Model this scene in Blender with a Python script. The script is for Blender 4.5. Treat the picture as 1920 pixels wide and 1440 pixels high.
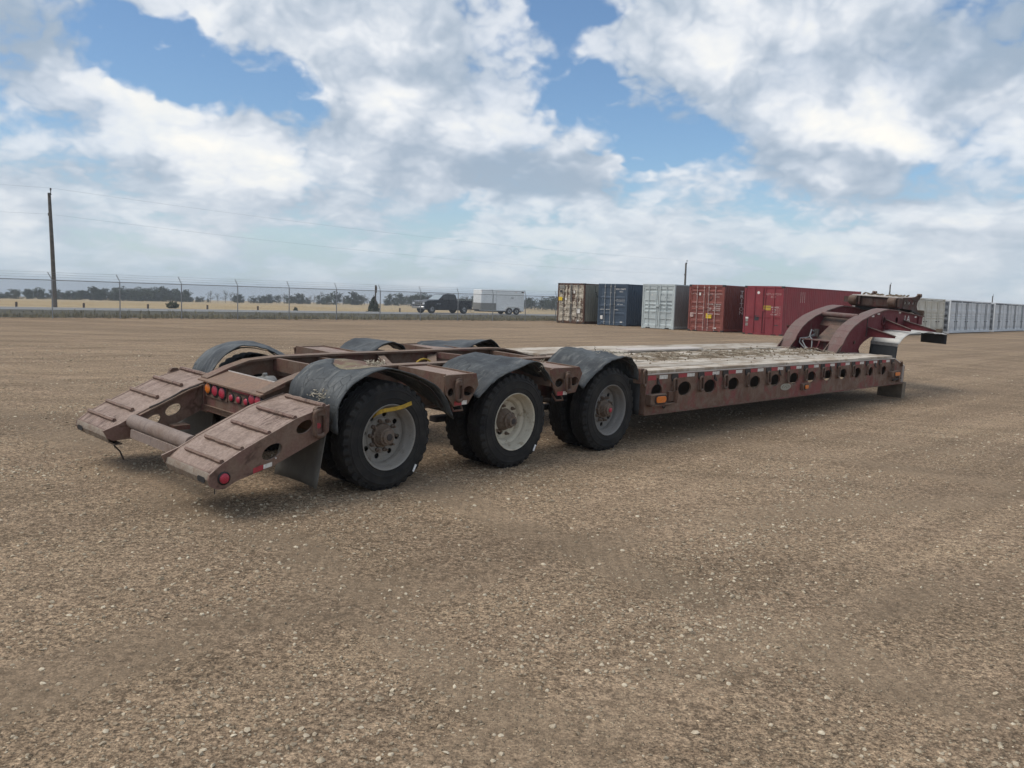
import bpy, bmesh, math, random
import numpy as np
from mathutils import Vector, Matrix, noise as mnoise
from mathutils.geometry import tessellate_polygon

for o in list(bpy.data.objects):
    bpy.data.objects.remove(o)
scene = bpy.context.scene
COL = scene.collection
rad, sin, cos, pi = math.radians, math.sin, math.cos, math.pi
random.seed(7)

# ------------------------------------------------------------------ camera
CAM_H, PITCH, ROLL = 1.7667, 0.0995, 0.0312
cd = bpy.data.cameras.new('camera')
cd.sensor_width = 36.0
cd.lens = 1633.68 / 1920.0 * 36.0
cd.clip_start = 0.05
cd.clip_end = 12000.0
cam = bpy.data.objects.new('camera', cd)
COL.objects.link(cam)
fw = Vector((0, cos(PITCH), -sin(PITCH)))
up0 = Vector((0, sin(PITCH), cos(PITCH)))
rt0 = Vector((1, 0, 0))
rt = rt0 * cos(ROLL) + up0 * sin(ROLL)
up = up0 * cos(ROLL) - rt0 * sin(ROLL)
mw = Matrix((rt, up, -fw)).transposed().to_4x4()
mw.translation = (0, 0, CAM_H)
cam.matrix_world = mw
scene.camera = cam

# ------------------------------------------------------------------ light
SUN_AZ, SUN_EL = rad(-108), rad(57)      # azimuth from +Y (view direction), left is negative
sd = bpy.data.lights.new('sun', 'SUN')
sd.energy = 0.85
sd.angle = rad(38)
sd.color = (1.0, 0.93, 0.84)
sun = bpy.data.objects.new('sun', sd)
COL.objects.link(sun)
sdir = Vector((sin(SUN_AZ) * cos(SUN_EL), cos(SUN_AZ) * cos(SUN_EL), sin(SUN_EL)))
sun.rotation_euler = sdir.to_track_quat('Z', 'Y').to_euler()
scene.view_settings.view_transform = 'Standard'
scene.view_settings.look = 'None'
scene.view_settings.exposure = 1.38
scene.view_settings.gamma = 1.0
scene.view_settings.use_curve_mapping = False
scene.cycles.max_bounces = 6
scene.cycles.diffuse_bounces = 3
scene.cycles.use_denoising = True
scene.cycles.denoiser = 'OPENIMAGEDENOISE'
scene.cycles.denoising_input_passes = 'RGB_ALBEDO_NORMAL'
scene.cycles.denoising_prefilter = 'ACCURATE'
scene.cycles.sample_clamp_indirect = 4.0


# ------------------------------------------------------------------ node helper
class NG:
    def __init__(s, nt):
        s.nt = nt

    def n(s, typ, ins=None, **props):
        nd = s.nt.nodes.new(typ)
        for k, v in props.items():
            setattr(nd, k, v)
        for k, v in (ins or {}).items():
            s.put(nd.inputs[k], v)
        return nd

    def put(s, sock, v):
        if isinstance(v, bpy.types.NodeSocket):
            s.nt.links.new(v, sock)
        elif isinstance(v, bpy.types.Node):
            s.nt.links.new(v.outputs[0], sock)
        else:
            sock.default_value = v

    def m(s, op, a, b=0.0, c=0.0, clamp=False):
        nd = s.nt.nodes.new('ShaderNodeMath')
        nd.operation = op
        nd.use_clamp = clamp
        for i, v in enumerate((a, b, c)):
            s.put(nd.inputs[i], v)
        return nd.outputs[0]

    def v(s, op, a, b=(0, 0, 0), out=0):
        nd = s.nt.nodes.new('ShaderNodeVectorMath')
        nd.operation = op
        s.put(nd.inputs[0], a)
        if op == 'SCALE':
            s.put(nd.inputs['Scale'], b)
        else:
            s.put(nd.inputs[1], b)
        return nd.outputs['Value'] if op in ('LENGTH', 'DOT_PRODUCT', 'DISTANCE') else nd.outputs[0]

    def ss(s, x, lo, hi, a=0.0, b=1.0, kind='SMOOTHSTEP'):
        nd = s.nt.nodes.new('ShaderNodeMapRange')
        nd.interpolation_type = kind
        for i, v in enumerate((x, lo, hi, a, b)):
            s.put(nd.inputs[i], v)
        return nd.outputs[0]

    def mix(s, f, a, b, blend='MIX'):
        nd = s.nt.nodes.new('ShaderNodeMix')
        nd.data_type = 'RGBA'
        nd.blend_type = blend
        s.put(nd.inputs[0], f)
        for k, v in ((6, a), (7, b)):
            s.put(nd.inputs[k], (tuple(v) + (1.0,)) if isinstance(v, (tuple, list)) and len(v) == 3 else v)
        return nd.outputs[2]

    def noise(s, vec, scale, detail=4.0, rough=0.55, dist=0.0, out=0):
        nd = s.n('ShaderNodeTexNoise', {'Vector': vec, 'Scale': scale, 'Detail': detail, 'Roughness': rough, 'Distortion': dist})
        return nd.outputs[out]

    def sep(s, vec):
        return s.n('ShaderNodeSeparateXYZ', {0: vec}).outputs

    def comb(s, x, y, z):
        return s.n('ShaderNodeCombineXYZ', {0: x, 1: y, 2: z}).outputs[0]


# ------------------------------------------------------------------ world: physical sky with broken cloud
COVER = [
    (-0.347, 0.226, 0.116, 0.058, -1.25),
    (-0.383, 0.250, 0.067, 0.024, -0.50),
    (-0.241, 0.212, 0.052, 0.046, -1.00),
    (-0.288, 0.192, 0.037, 0.024, -0.50),
    (0.058, 0.221, 0.064, 0.046, -1.10),
    (0.061, 0.304, 0.086, 0.029, -0.90),
    (0.152, 0.164, 0.141, 0.034, -0.55),
    (0.122, 0.189, 0.049, 0.024, -0.40),
    (-0.321, 0.063, 0.202, 0.037, -0.35),
    (0.110, 0.044, 0.184, 0.018, -0.30),
    (-0.414, 0.185, 0.067, 0.040, 0.70),
    (-0.347, 0.149, 0.092, 0.046, 0.70),
    (-0.491, 0.181, 0.092, 0.061, 0.40),
    (-0.105, 0.227, 0.141, 0.080, 0.55),
    (0.005, 0.135, 0.104, 0.031, 0.50),
    (0.271, 0.277, 0.153, 0.061, 0.60),
    (0.357, 0.190, 0.135, 0.049, 0.80),
    (0.479, 0.209, 0.092, 0.092, 0.50),
    (-0.512, 0.046, 0.037, 0.023, 0.70),
    (0.025, 0.062, 0.073, 0.021, 0.45),
    (0.284, 0.062, 0.159, 0.017, 0.45),
    (0.124, 0.141, 0.073, 0.015, 0.60),
]
LIT = [
    (-0.416, 0.192, 0.067, 0.038, 1.20),
    (-0.368, 0.161, 0.067, 0.037, 1.00),
    (-0.315, 0.133, 0.080, 0.034, 0.90),
    (-0.254, 0.123, 0.037, 0.021, 0.60),
    (-0.116, 0.207, 0.067, 0.031, 0.55),
    (-0.027, 0.180, 0.073, 0.037, 0.55),
    (0.237, 0.284, 0.092, 0.043, 0.60),
    (0.330, 0.279, 0.073, 0.031, 0.40),
    (0.346, 0.196, 0.086, 0.038, 1.20),
    (0.409, 0.172, 0.052, 0.026, 1.00),
    (0.124, 0.142, 0.080, 0.015, 0.70),
    (0.485, 0.192, 0.061, 0.028, 0.60),
    (0.025, 0.064, 0.067, 0.020, 0.80),
    (-0.512, 0.046, 0.037, 0.023, 0.90),
    (-0.054, 0.101, 0.037, 0.021, 0.60),
    (0.300, 0.062, 0.147, 0.015, 0.50),
    (0.017, 0.133, 0.092, 0.029, -1.10),
    (0.174, 0.192, 0.092, 0.028, -0.50),
    (0.273, 0.155, 0.116, 0.024, -0.70),
    (0.474, 0.267, 0.098, 0.049, -0.70),
    (-0.494, 0.239, 0.092, 0.043, -0.50),
    (0.437, 0.127, 0.153, 0.028, -0.40),
    (-0.209, 0.176, 0.055, 0.024, -0.30),
    (-0.459, 0.108, 0.092, 0.024, -0.30),
]
SKY_K = 0.10
BLUE = (0.38, 0.44, 0.485)


def make_world():
    w = bpy.data.worlds.new('World')
    scene.world = w
    w.use_nodes = True
    nt = w.node_tree
    nt.nodes.clear()
    g = NG(nt)
    d = g.n('ShaderNodeTexCoord').outputs['Generated']
    x, y, z = g.sep(d)
    sky = g.n('ShaderNodeTexSky')
    sky.sky_type = 'NISHITA'
    sky.sun_disc = False
    sky.sun_elevation = SUN_EL
    sky.sun_rotation = SUN_AZ
    sky.air_density = 1.0
    sky.dust_density = 0.6
    sky.ozone_density = 1.6
    az = g.m('ARCTAN2', x, y)
    el = g.m('ARCSINE', z)
    ae = g.comb(az, el, 0.0)
    # billowing coordinates: round the compass, and flattened towards the horizon
    hl = g.m('DIVIDE', 1.0, g.m('SQRT', g.m('MAXIMUM', g.m('ADD', g.m('MULTIPLY', x, x), g.m('MULTIPLY', y, y)), 1e-5)))
    fe = g.m('MULTIPLY', g.m('LOGARITHM', g.m('ADD', 1.0, g.m('MULTIPLY', g.m('MAXIMUM', el, -0.02), 6.0)), 2.71828), 3.0)
    q = g.comb(g.m('MULTIPLY', g.m('MULTIPLY', x, hl), 5.5), g.m('MULTIPLY', g.m('MULTIPLY', y, hl), 5.5), fe)
    wv = g.v('SUBTRACT', g.noise(q, 2.2, 3.0, 0.6, out=1), (0.5, 0.5, 0.5))
    aw = g.v('ADD', ae, g.v('MULTIPLY', wv, (0.13, 0.09, 0.0)))

    def masses(lst):
        tot = None
        for a0, e0, sa, se, wt in lst:
            ln = g.v('LENGTH', g.v('MULTIPLY', g.v('SUBTRACT', aw, (a0, e0, 0)), (1 / sa, 1 / se, 0)))
            val = g.ss(ln, 1.25, 0.15, 0.0, wt)
            tot = val if tot is None else g.m('ADD', tot, val)
        return tot
    cover, lit = masses(COVER), masses(LIT)

    n1 = g.noise(q, 1.0, 8.0, 0.56, 0.15)
    n2 = g.noise(g.v('ADD', q, (-0.13, -0.02, 0.20)), 1.0, 4.0, 0.56, 0.15)
    puff = g.n('ShaderNodeTexVoronoi', {'Vector': g.v('ADD', q, g.v('SCALE', wv, 0.8)), 'Scale': 2.2, 'Detail': 2.0, 'Roughness': 0.6}, feature='F1').outputs[0]
    puff = g.m('SUBTRACT', 0.5, puff)
    dens = g.m('ADD', g.m('ADD', n1, g.m('MULTIPLY', puff, 0.20)), g.m('MULTIPLY', cover, 0.235))
    cov = g.ss(dens, 0.21, 0.38)
    cov = g.m('MULTIPLY', cov, g.ss(n2, 0.25, 0.6, 0.80, 1.0))
    rel = g.m('ADD', g.m('MULTIPLY', g.m('SUBTRACT', n1, n2), 1.15), g.m('MULTIPLY', puff, 0.38))
    br = g.m('ADD', rel, g.m('ADD', 0.57, g.m('MULTIPLY', lit, 0.34)))
    br = g.m('ADD', br, g.m('MULTIPLY', g.m('SUBTRACT', 0.55, dens), 0.18))
    br = g.ss(br, 0.05, 1.0)
    cr = g.n('ShaderNodeValToRGB', {0: br})
    els = cr.color_ramp.elements
    els[0].position, els[0].color = 0.0, (0.145, 0.18, 0.222, 1)
    els[1].position, els[1].color = 1.0, (0.405, 0.393, 0.368, 1)
    for p, c in ((0.3, (0.228, 0.254, 0.288, 1)), (0.6, (0.318, 0.331, 0.350, 1)), (0.85, (0.368, 0.369, 0.364, 1))):
        e = els.new(p)
        e.color = c
    cloud = g.v('SCALE', cr.outputs[0], 1.0 / SKY_K)
    blue = g.v('MULTIPLY', sky.outputs[0], BLUE)
    col = g.mix(cov, blue, cloud)
    haze = g.ss(el, 0.16, 0.0, 0.0, 0.72)
    haze = g.m('MAXIMUM', haze, g.ss(el, 0.02, 0.0))
    hz = g.mix(g.ss(n1, 0.38, 0.62), (1.95, 2.4, 2.75), (2.65, 2.88, 3.08))
    col = g.mix(haze, col, hz)
    bg = g.n('ShaderNodeBackground', {'Color': col, 'Strength': SKY_K})
    out = g.n('ShaderNodeOutputWorld', {'Surface': bg})
    w.cycles.sampling_method = 'NONE'


make_world()


# ------------------------------------------------------------------ object helpers
def link(o, parent=None):
    COL.objects.link(o)
    if parent is not None:
        o.parent = parent
    return o


def tag(o, label=None, cat=None, group=None, kind=None):
    if label:
        o['label'] = label
    if cat:
        o['category'] = cat
    if group:
        o['group'] = group
    if kind:
        o['kind'] = kind
    return o


def thing(name, label, cat, loc=(0, 0, 0), rot=(0, 0, 0), group=None):
    o = bpy.data.objects.new(name, None)
    o.empty_display_size = 0.2
    link(o)
    o.location = loc
    o.rotation_euler = rot
    return tag(o, label, cat, group)


def put(name, mesh, parent=None, loc=(0, 0, 0), rot=(0, 0, 0), scl=None):
    o = bpy.data.objects.new(name, mesh)
    link(o, parent)
    o.location = loc
    o.rotation_euler = rot
    if scl:
        o.scale = scl
    return o


def copy_tree(src, parent=None):
    c = src.copy()
    COL.objects.link(c)
    c.parent = parent
    for ch in src.children:
        copy_tree(ch, c)
    return c


class MB:
    def __init__(s):
        s.V, s.F = [], []

    def add(s, vs, fs):
        k = len(s.V)
        s.V += [tuple(v) for v in vs]
        s.F += [tuple(i + k for i in f) for f in fs]
        return s

    def box(s, x0, x1, y0, y1, z0, z1):
        return s.add([(x0, y0, z0), (x1, y0, z0), (x1, y1, z0), (x0, y1, z0), (x0, y0, z1), (x1, y0, z1), (x1, y1, z1), (x0, y1, z1)],
                     [(0, 3, 2, 1), (4, 5, 6, 7), (0, 1, 5, 4), (1, 2, 6, 5), (2, 3, 7, 6), (3, 0, 4, 7)])

    def hexa(s, bottom, top):
        return s.add(list(bottom) + list(top), [(0, 3, 2, 1), (4, 5, 6, 7), (0, 1, 5, 4), (1, 2, 6, 5), (2, 3, 7, 6), (3, 0, 4, 7)])

    def bar(s, a, b, w, h=None, upv=(0, 0, 1)):
        a, b = Vector(a), Vector(b)
        h = w if h is None else h
        t = (b - a).normalized()
        u = Vector(upv)
        if abs(t.dot(u)) > 0.99:
            u = Vector((1, 0, 0))
        sd = t.cross(u).normalized() * w / 2
        u = sd.cross(t).normalized() * h / 2
        return s.hexa([a - sd - u, a + sd - u, b + sd - u, b - sd - u], [a - sd + u, a + sd + u, b + sd + u, b - sd + u])

    def ext(s, prof, axis, lo, hi, holes=()):
        """extrude a 2-D outline (with holes) along an axis"""
        def P(p, h):
            return {'y': (p[0], h, p[1]), 'x': (h, p[0], p[1]), 'z': (p[0], p[1], h)}[axis]
        loops = [list(prof)] + [list(h) for h in holes]
        tri = tessellate_polygon([[Vector((p[0], p[1], 0)) for p in l] for l in loops])
        flat = [p for l in loops for p in l]
        N = len(flat)
        fs = [tuple(t) for t in tri] + [tuple(i + N for i in reversed(t)) for t in tri]
        k = 0
        for l in loops:
            m = len(l)
            for i in range(m):
                j = (i + 1) % m
                fs.append((k + i, k + j, k + j + N, k + i + N))
            k += m
        return s.add([P(p, lo) for p in flat] + [P(p, hi) for p in flat], fs)

    def tube(s, path, r, n=8, cap=True):
        path = [Vector(p) for p in path]
        L = len(path)
        prev = None
        vs, fs = [], []
        for i, p in enumerate(path):
            t = (path[min(i + 1, L - 1)] - path[max(i - 1, 0)]).normalized()
            if prev is None:
                a = Vector((0, 0, 1)) if abs(t.z) < 0.9 else Vector((1, 0, 0))
                u = t.cross(a).normalized()
            else:
                u = (prev - t * prev.dot(t)).normalized()
            prev = u
            w = t.cross(u)
            rr = r[i] if isinstance(r, (list, tuple)) else r
            for k in range(n):
                a = 2 * pi * k / n
                vs.append(p + (u * cos(a) + w * sin(a)) * rr)
        for i in range(L - 1):
            for k in range(n):
                k2 = (k + 1) % n
                fs.append((i * n + k, i * n + k2, (i + 1) * n + k2, (i + 1) * n + k))
        if cap:
            fs.append(tuple(range(n)))
            fs.append(tuple(range((L - 1) * n, L * n)))
        return s.add(vs, fs)

    def ring(s, c, r, tr, axis='y', n=20, m=6, sx=1.0, sz=1.0):
        pts = []
        for i in range(n):
            a = 2 * pi * i / n
            u, v = r * cos(a) * sx, r * sin(a) * sz
            pts.append({'y': (c[0] + u, c[1], c[2] + v), 'x': (c[0], c[1] + u, c[2] + v), 'z': (c[0] + u, c[1] + v, c[2])}[axis])
        k = len(s.V)
        s.tube(pts + [pts[0]], tr, m, cap=False)
        return s

    def lathe(s, prof, axis='y', c=(0, 0, 0), n=24, cap0=False, cap1=False):
        vs, fs = [], []
        for r, h in prof:
            for k in range(n):
                a = 2 * pi * k / n
                u, v = r * cos(a), r * sin(a)
                p = {'y': (u, h, v), 'x': (h, u, v), 'z': (u, v, h)}[axis]
                vs.append((p[0] + c[0], p[1] + c[1], p[2] + c[2]))
        for i in range(len(prof) - 1):
            for k in range(n):
                k2 = (k + 1) % n
                fs.append((i * n + k, i * n + k2, (i + 1) * n + k2, (i + 1) * n + k))
        if cap0:
            fs.append(tuple(range(n)))
        if cap1:
            fs.append(tuple(range((len(prof) - 1) * n, len(prof) * n)))
        return s.add(vs, fs)

    def grid(s, fn, nu, nv):
        vs = [fn(i / nu, j / nv) for j in range(nv + 1) for i in range(nu + 1)]
        fs = [(j * (nu + 1) + i, j * (nu + 1) + i + 1, (j + 1) * (nu + 1) + i + 1, (j + 1) * (nu + 1) + i) for j in range(nv) for i in range(nu)]
        return s.add(vs, fs)

    def mesh(s, name, mat, angle=35, recalc=True):
        me = bpy.data.meshes.new(name)
        me.from_pydata(s.V, [], s.F)
        if recalc:
            bm = bmesh.new()
            bm.from_mesh(me)
            bmesh.ops.recalc_face_normals(bm, faces=bm.faces)
            bm.to_mesh(me)
            bm.free()
        if mat is not None:
            me.materials.append(mat)
        if angle:
            me.shade_smooth()
            me.set_sharp_from_angle(angle=rad(angle))
        return me

    def build(s, name, mat, parent=None, angle=35, bevel=0.0, **kw):
        o = put(name, s.mesh(name, mat, angle), parent, **kw)
        if bevel:
            b = o.modifiers.new('bevel', 'BEVEL')
            b.width = bevel
            b.segments = 1
            b.limit_method = 'ANGLE'
            b.angle_limit = rad(40)
            b.harden_normals = False
        return o


def oval(cx, cz, a, b, ang=0.0, n=20):
    return [(cx + a * cos(t) * cos(ang) - b * sin(t) * sin(ang), cz + a * cos(t) * sin(ang) + b * sin(t) * cos(ang))
            for t in (2 * pi * i / n for i in range(n))]


def rrect(x0, x1, y0, y1, r, n=4):
    out = []
    for cx, cy, a0 in ((x1 - r, y1 - r, 0), (x0 + r, y1 - r, 90), (x0 + r, y0 + r, 180), (x1 - r, y0 + r, 270)):
        for i in range(n + 1):
            a = rad(a0 + 90 * i / n)
            out.append((cx + r * cos(a), cy + r * sin(a)))
    return out


_txt = {}


def text_mesh(body, size, mat):
    """flat lettering as a mesh in the XY plane, centred"""
    key = (body, size, mat.name)
    if key in _txt:
        return _txt[key]
    cu = bpy.data.curves.new('text', 'FONT')
    cu.body = body
    cu.size = size
    cu.align_x = 'CENTER'
    cu.align_y = 'CENTER'
    cu.resolution_u = 2
    ob = bpy.data.objects.new('text', cu)
    COL.objects.link(ob)
    dg = bpy.context.evaluated_depsgraph_get()
    me = bpy.data.meshes.new_from_object(ob.evaluated_get(dg))
    bpy.data.objects.remove(ob)
    bpy.data.curves.remove(cu)
    me.materials.clear()
    me.materials.append(mat)
    _txt[key] = me
    return me


# ------------------------------------------------------------------ materials
def new_mat(name):
    m = bpy.data.materials.new(name)
    m.use_nodes = True
    nt = m.node_tree
    nt.nodes.clear()
    g = NG(nt)
    bsdf = g.n('ShaderNodeBsdfPrincipled')
    g.n('ShaderNodeOutputMaterial', {'Surface': bsdf})
    return m, g, bsdf


def objvec(g, rnd=6.0):
    tc = g.n('ShaderNodeTexCoord').outputs['Object']
    if not rnd:
        return tc
    r = g.n('ShaderNodeObjectInfo').outputs['Random']
    return g.v('ADD', tc, g.comb(g.m('MULTIPLY', r, rnd), g.m('MULTIPLY', r, rnd * 0.7), g.m('MULTIPLY', r, rnd * 0.3)))


def bump(g, bsdf, h, strength=0.4, dist=0.01):
    b = g.n('ShaderNodeBump', {'Height': h, 'Strength': strength, 'Distance': dist})
    g.put(bsdf.inputs['Normal'], b.outputs[0])


def plain(name, col, rough=0.6, metal=0.0, var=0.12, scale=8.0, bmp=0.0, spec=0.5, rnd=3.0):
    """one paint or material with mottled tone"""
    m, g, b = new_mat(name)
    v = objvec(g, rnd)
    n = g.noise(v, scale, 6.0, 0.6)
    k = g.ss(n, 0.3, 0.7, 1 - var, 1 + var)
    g.put(b.inputs['Base Color'], g.v('SCALE', col, k))
    g.put(b.inputs['Roughness'], g.ss(n, 0.3, 0.7, rough - 0.06, min(1, rough + 0.08)))
    b.inputs['Metallic'].default_value = metal
    b.inputs['Specular IOR Level'].default_value = spec
    if bmp:
        bump(g, b, g.noise(v, scale * 3, 5.0, 0.6), bmp, 0.01)
    return m


def worn_paint(name, paint, dirt, rust, paint_amt=0.5, dust=(0.29, 0.225, 0.17), dust_amt=0.5, scale=1.0, rough=0.72, crease_shade=0.0):
    """old paint, rusted through in patches, with dried mud and dust lying on the upper faces"""
    m, g, b = new_mat(name)
    v = objvec(g, 4.0)
    big = g.noise(v, 1.7 * scale, 6.0, 0.62)
    mid = g.noise(v, 7.0 * scale, 7.0, 0.65, 0.4)
    fine = g.noise(v, 46.0 * scale, 5.0, 0.6)
    streak = g.noise(g.v('MULTIPLY', v, (9, 9, 1.2)), 1.6 * scale, 5.0, 0.6)
    dd = g.mix(g.ss(mid, 0.35, 0.65), dirt, rust)
    edge = g.m('ADD', g.m('MULTIPLY', big, 0.55), g.m('ADD', g.m('MULTIPLY', mid, 0.3), g.m('MULTIPLY', streak, 0.15)))
    lo = 0.5 + (0.5 - paint_amt) * 0.34
    col = g.mix(g.ss(edge, lo - 0.05, lo + 0.05), dd, paint)
    nz = g.sep(g.n('ShaderNodeNewGeometry').outputs['Normal'])[2]
    lay = g.m('MULTIPLY', g.ss(nz, 0.25, 0.9, 0.15, 1.0), g.ss(g.m('ADD', mid, g.m('MULTIPLY', fine, 0.3)), 0.45, 0.85, 0.25, 1.0))
    col = g.mix(g.m('MULTIPLY', lay, dust_amt), col, dust)
    if crease_shade:  # dark lines put the shade of dents and wrinkles into the colour
        cn = g.noise(g.v('MULTIPLY', v, (1.6, 11.0, 1.6)), 1.0, 4.0, 0.55, 0.6)
        ln = g.m('MULTIPLY', g.ss(g.m('ABSOLUTE', g.m('SUBTRACT', cn, 0.5)), 0.0, 0.03, 1.0, 0.0), g.ss(big, 0.46, 0.56))
        col = g.mix(g.m('MULTIPLY', ln, crease_shade), col, (0.075, 0.045, 0.034))
    grime = g.noise(g.v('MULTIPLY', v, (1.2, 7.0, 0.9)), 2.3 * scale, 6.0, 0.62, 0.3)
    col = g.mix(g.ss(grime, 0.55, 0.72, 0.0, 0.55), col, g.v('SCALE', col, 0.5))
    col = g.v('SCALE', col, g.ss(fine, 0.25, 0.75, 0.88, 1.12))
    g.put(b.inputs['Base Color'], col)
    g.put(b.inputs['Roughness'], g.ss(mid, 0.3, 0.7, rough - 0.12, min(1.0, rough + 0.15)))
    b.inputs['Specular IOR Level'].default_value = 0.3
    bump(g, b, g.m('ADD', g.m('MULTIPLY', mid, 0.6), g.m('MULTIPLY', fine, 0.35)), 0.35, 0.012)
    return m


DIRT = (0.145, 0.100, 0.074)
RUST = (0.118, 0.062, 0.042)
M_FRAME = worn_paint('rusty frame paint', (0.135, 0.050, 0.046), DIRT, RUST, 0.32, dust_amt=0.62)
M_RAMP = worn_paint('rusty ramp steel', (0.155, 0.085, 0.068), (0.185, 0.125, 0.094), (0.15, 0.085, 0.06), 0.4, dust=(0.40, 0.315, 0.265), dust_amt=0.78, crease_shade=0.75)
M_BEAM = worn_paint('side beam paint', (0.20, 0.062, 0.057), (0.175, 0.118, 0.088), (0.14, 0.076, 0.054), 0.38, dust_amt=0.4)
M_NECK = worn_paint('gooseneck paint', (0.125, 0.020, 0.026), (0.115, 0.068, 0.06), (0.10, 0.042, 0.035), 0.78, dust=(0.2, 0.15, 0.13), dust_amt=0.45)
M_BOLSTER = worn_paint('bolster paint', (0.08, 0.026, 0.024), (0.072, 0.048, 0.04), (0.058, 0.03, 0.023), 0.4, dust_amt=0.45)
M_TUBE = worn_paint('bare grey tube', (0.225, 0.175, 0.15), (0.20, 0.15, 0.12), (0.155, 0.10, 0.075), 0.6, dust=(0.30, 0.245, 0.21), dust_amt=0.5)
M_RING = worn_paint('rusty ring steel', (0.10, 0.055, 0.04), (0.12, 0.085, 0.065), (0.095, 0.05, 0.034), 0.3, dust_amt=0.4, scale=3)
M_EDGE = worn_paint('worn bright steel edge', (0.50, 0.45, 0.41), (0.42, 0.36, 0.31), (0.22, 0.15, 0.11), 0.75, dust=(0.55, 0.5, 0.45), dust_amt=0.5, scale=2)
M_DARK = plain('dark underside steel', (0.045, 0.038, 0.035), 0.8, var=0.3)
M_STEEL = plain('dull bare steel', (0.30, 0.29, 0.27), 0.45, 0.5, var=0.25, scale=14)
M_WHITE_SHEET = plain('dirty white fender sheet', (0.50, 0.485, 0.445), 0.65, var=0.2, scale=5)
M_FLAP = plain('black rubber flap', (0.028, 0.03, 0.033), 0.7, var=0.25, scale=5)
M_FLAP_DUSTY = plain('dusty rubber flap', (0.105, 0.098, 0.085), 0.8, var=0.25, scale=4)
M_HOSE = plain('grey rubber hose', (0.17, 0.175, 0.18), 0.55)
M_BLACK = plain('black plastic', (0.015, 0.015, 0.016), 0.6)
M_TAPE_W = plain('white reflective tape', (0.62, 0.60, 0.56), 0.5, var=0.2, scale=30)
M_TAPE_R = plain('red reflective tape', (0.33, 0.035, 0.045), 0.5, var=0.2, scale=30)
M_STRAP = plain('yellow webbing', (0.42, 0.27, 0.035), 0.75, var=0.2, scale=40)
M_CHALK = plain('white chalk mark', (0.8, 0.8, 0.8), 0.8, var=0.2, scale=60)
M_RIM_GREY = worn_paint('grey wheel paint', (0.25, 0.24, 0.22), (0.20, 0.178, 0.152), (0.11, 0.08, 0.06), 0.72, dust_amt=0.3, scale=4, rough=0.5)
M_RIM_CREAM = worn_paint('cream wheel paint', (0.52, 0.485, 0.395), (0.38, 0.33, 0.245), (0.16, 0.12, 0.08), 0.68, dust_amt=0.25, scale=4, rough=0.5)
M_RIM_ALLOY = worn_paint('dull alloy wheel', (0.20, 0.197, 0.19), (0.155, 0.147, 0.135), (0.09, 0.075, 0.062), 0.78, dust_amt=0.3, scale=4, rough=0.45)
M_HUB = worn_paint('rusty hub', (0.15, 0.12, 0.10), (0.18, 0.145, 0.115), (0.10, 0.065, 0.045), 0.4, dust_amt=0.35, scale=6)
M_TIMBER = plain('weathered timber block', (0.115, 0.088, 0.062), 0.85, var=0.35, scale=6, bmp=0.4)
M_GALV = plain('galvanised steel', (0.28, 0.29, 0.30), 0.5, 0.4, var=0.2, scale=6)
M_GLASS = plain('dark window glass', (0.02, 0.025, 0.03), 0.08, var=0.05)
M_CHROME = plain('chrome', (0.62, 0.63, 0.65), 0.2, 0.9, var=0.06)
M_POLE = plain('grey pole wood', (0.10, 0.088, 0.075), 0.85, var=0.3, scale=3)
M_WIRE = plain('power cable', (0.26, 0.28, 0.30), 0.5)


def lens_mat(name, col):
    m, g, b = new_mat(name)
    v = objvec(g, 0)
    wv = g.n('ShaderNodeTexVoronoi', {'Vector': v, 'Scale': 130.0}).outputs[0]
    g.put(b.inputs['Base Color'], g.v('SCALE', col, g.ss(wv, 0.0, 0.8, 1.15, 0.75)))
    b.inputs['Roughness'].default_value = 0.3
    bump(g, b, wv, 0.25, 0.004)
    return m


M_RED_LENS = lens_mat('red lamp lens', (0.46, 0.035, 0.065))
M_AMBER_LENS = lens_mat('amber lamp lens', (0.75, 0.20, 0.025))


def tyre_mat():
    m, g, b = new_mat('dusty tyre rubber')
    v = objvec(g, 2.0)
    n = g.noise(v, 6.0, 6.0, 0.6)
    f = g.noise(v, 60.0, 4.0, 0.6)
    col = g.mix(g.ss(g.m('ADD', n, g.m('MULTIPLY', f, 0.3)), 0.45, 0.95, 0.0, 0.55), (0.012, 0.012, 0.013), (0.050, 0.046, 0.040))
    g.put(b.inputs['Base Color'], col)
    b.inputs['Roughness'].default_value = 0.78
    b.inputs['Specular IOR Level'].default_value = 0.35
    bump(g, b, f, 0.15, 0.004)
    return m


M_TYRE = tyre_mat()


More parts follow.
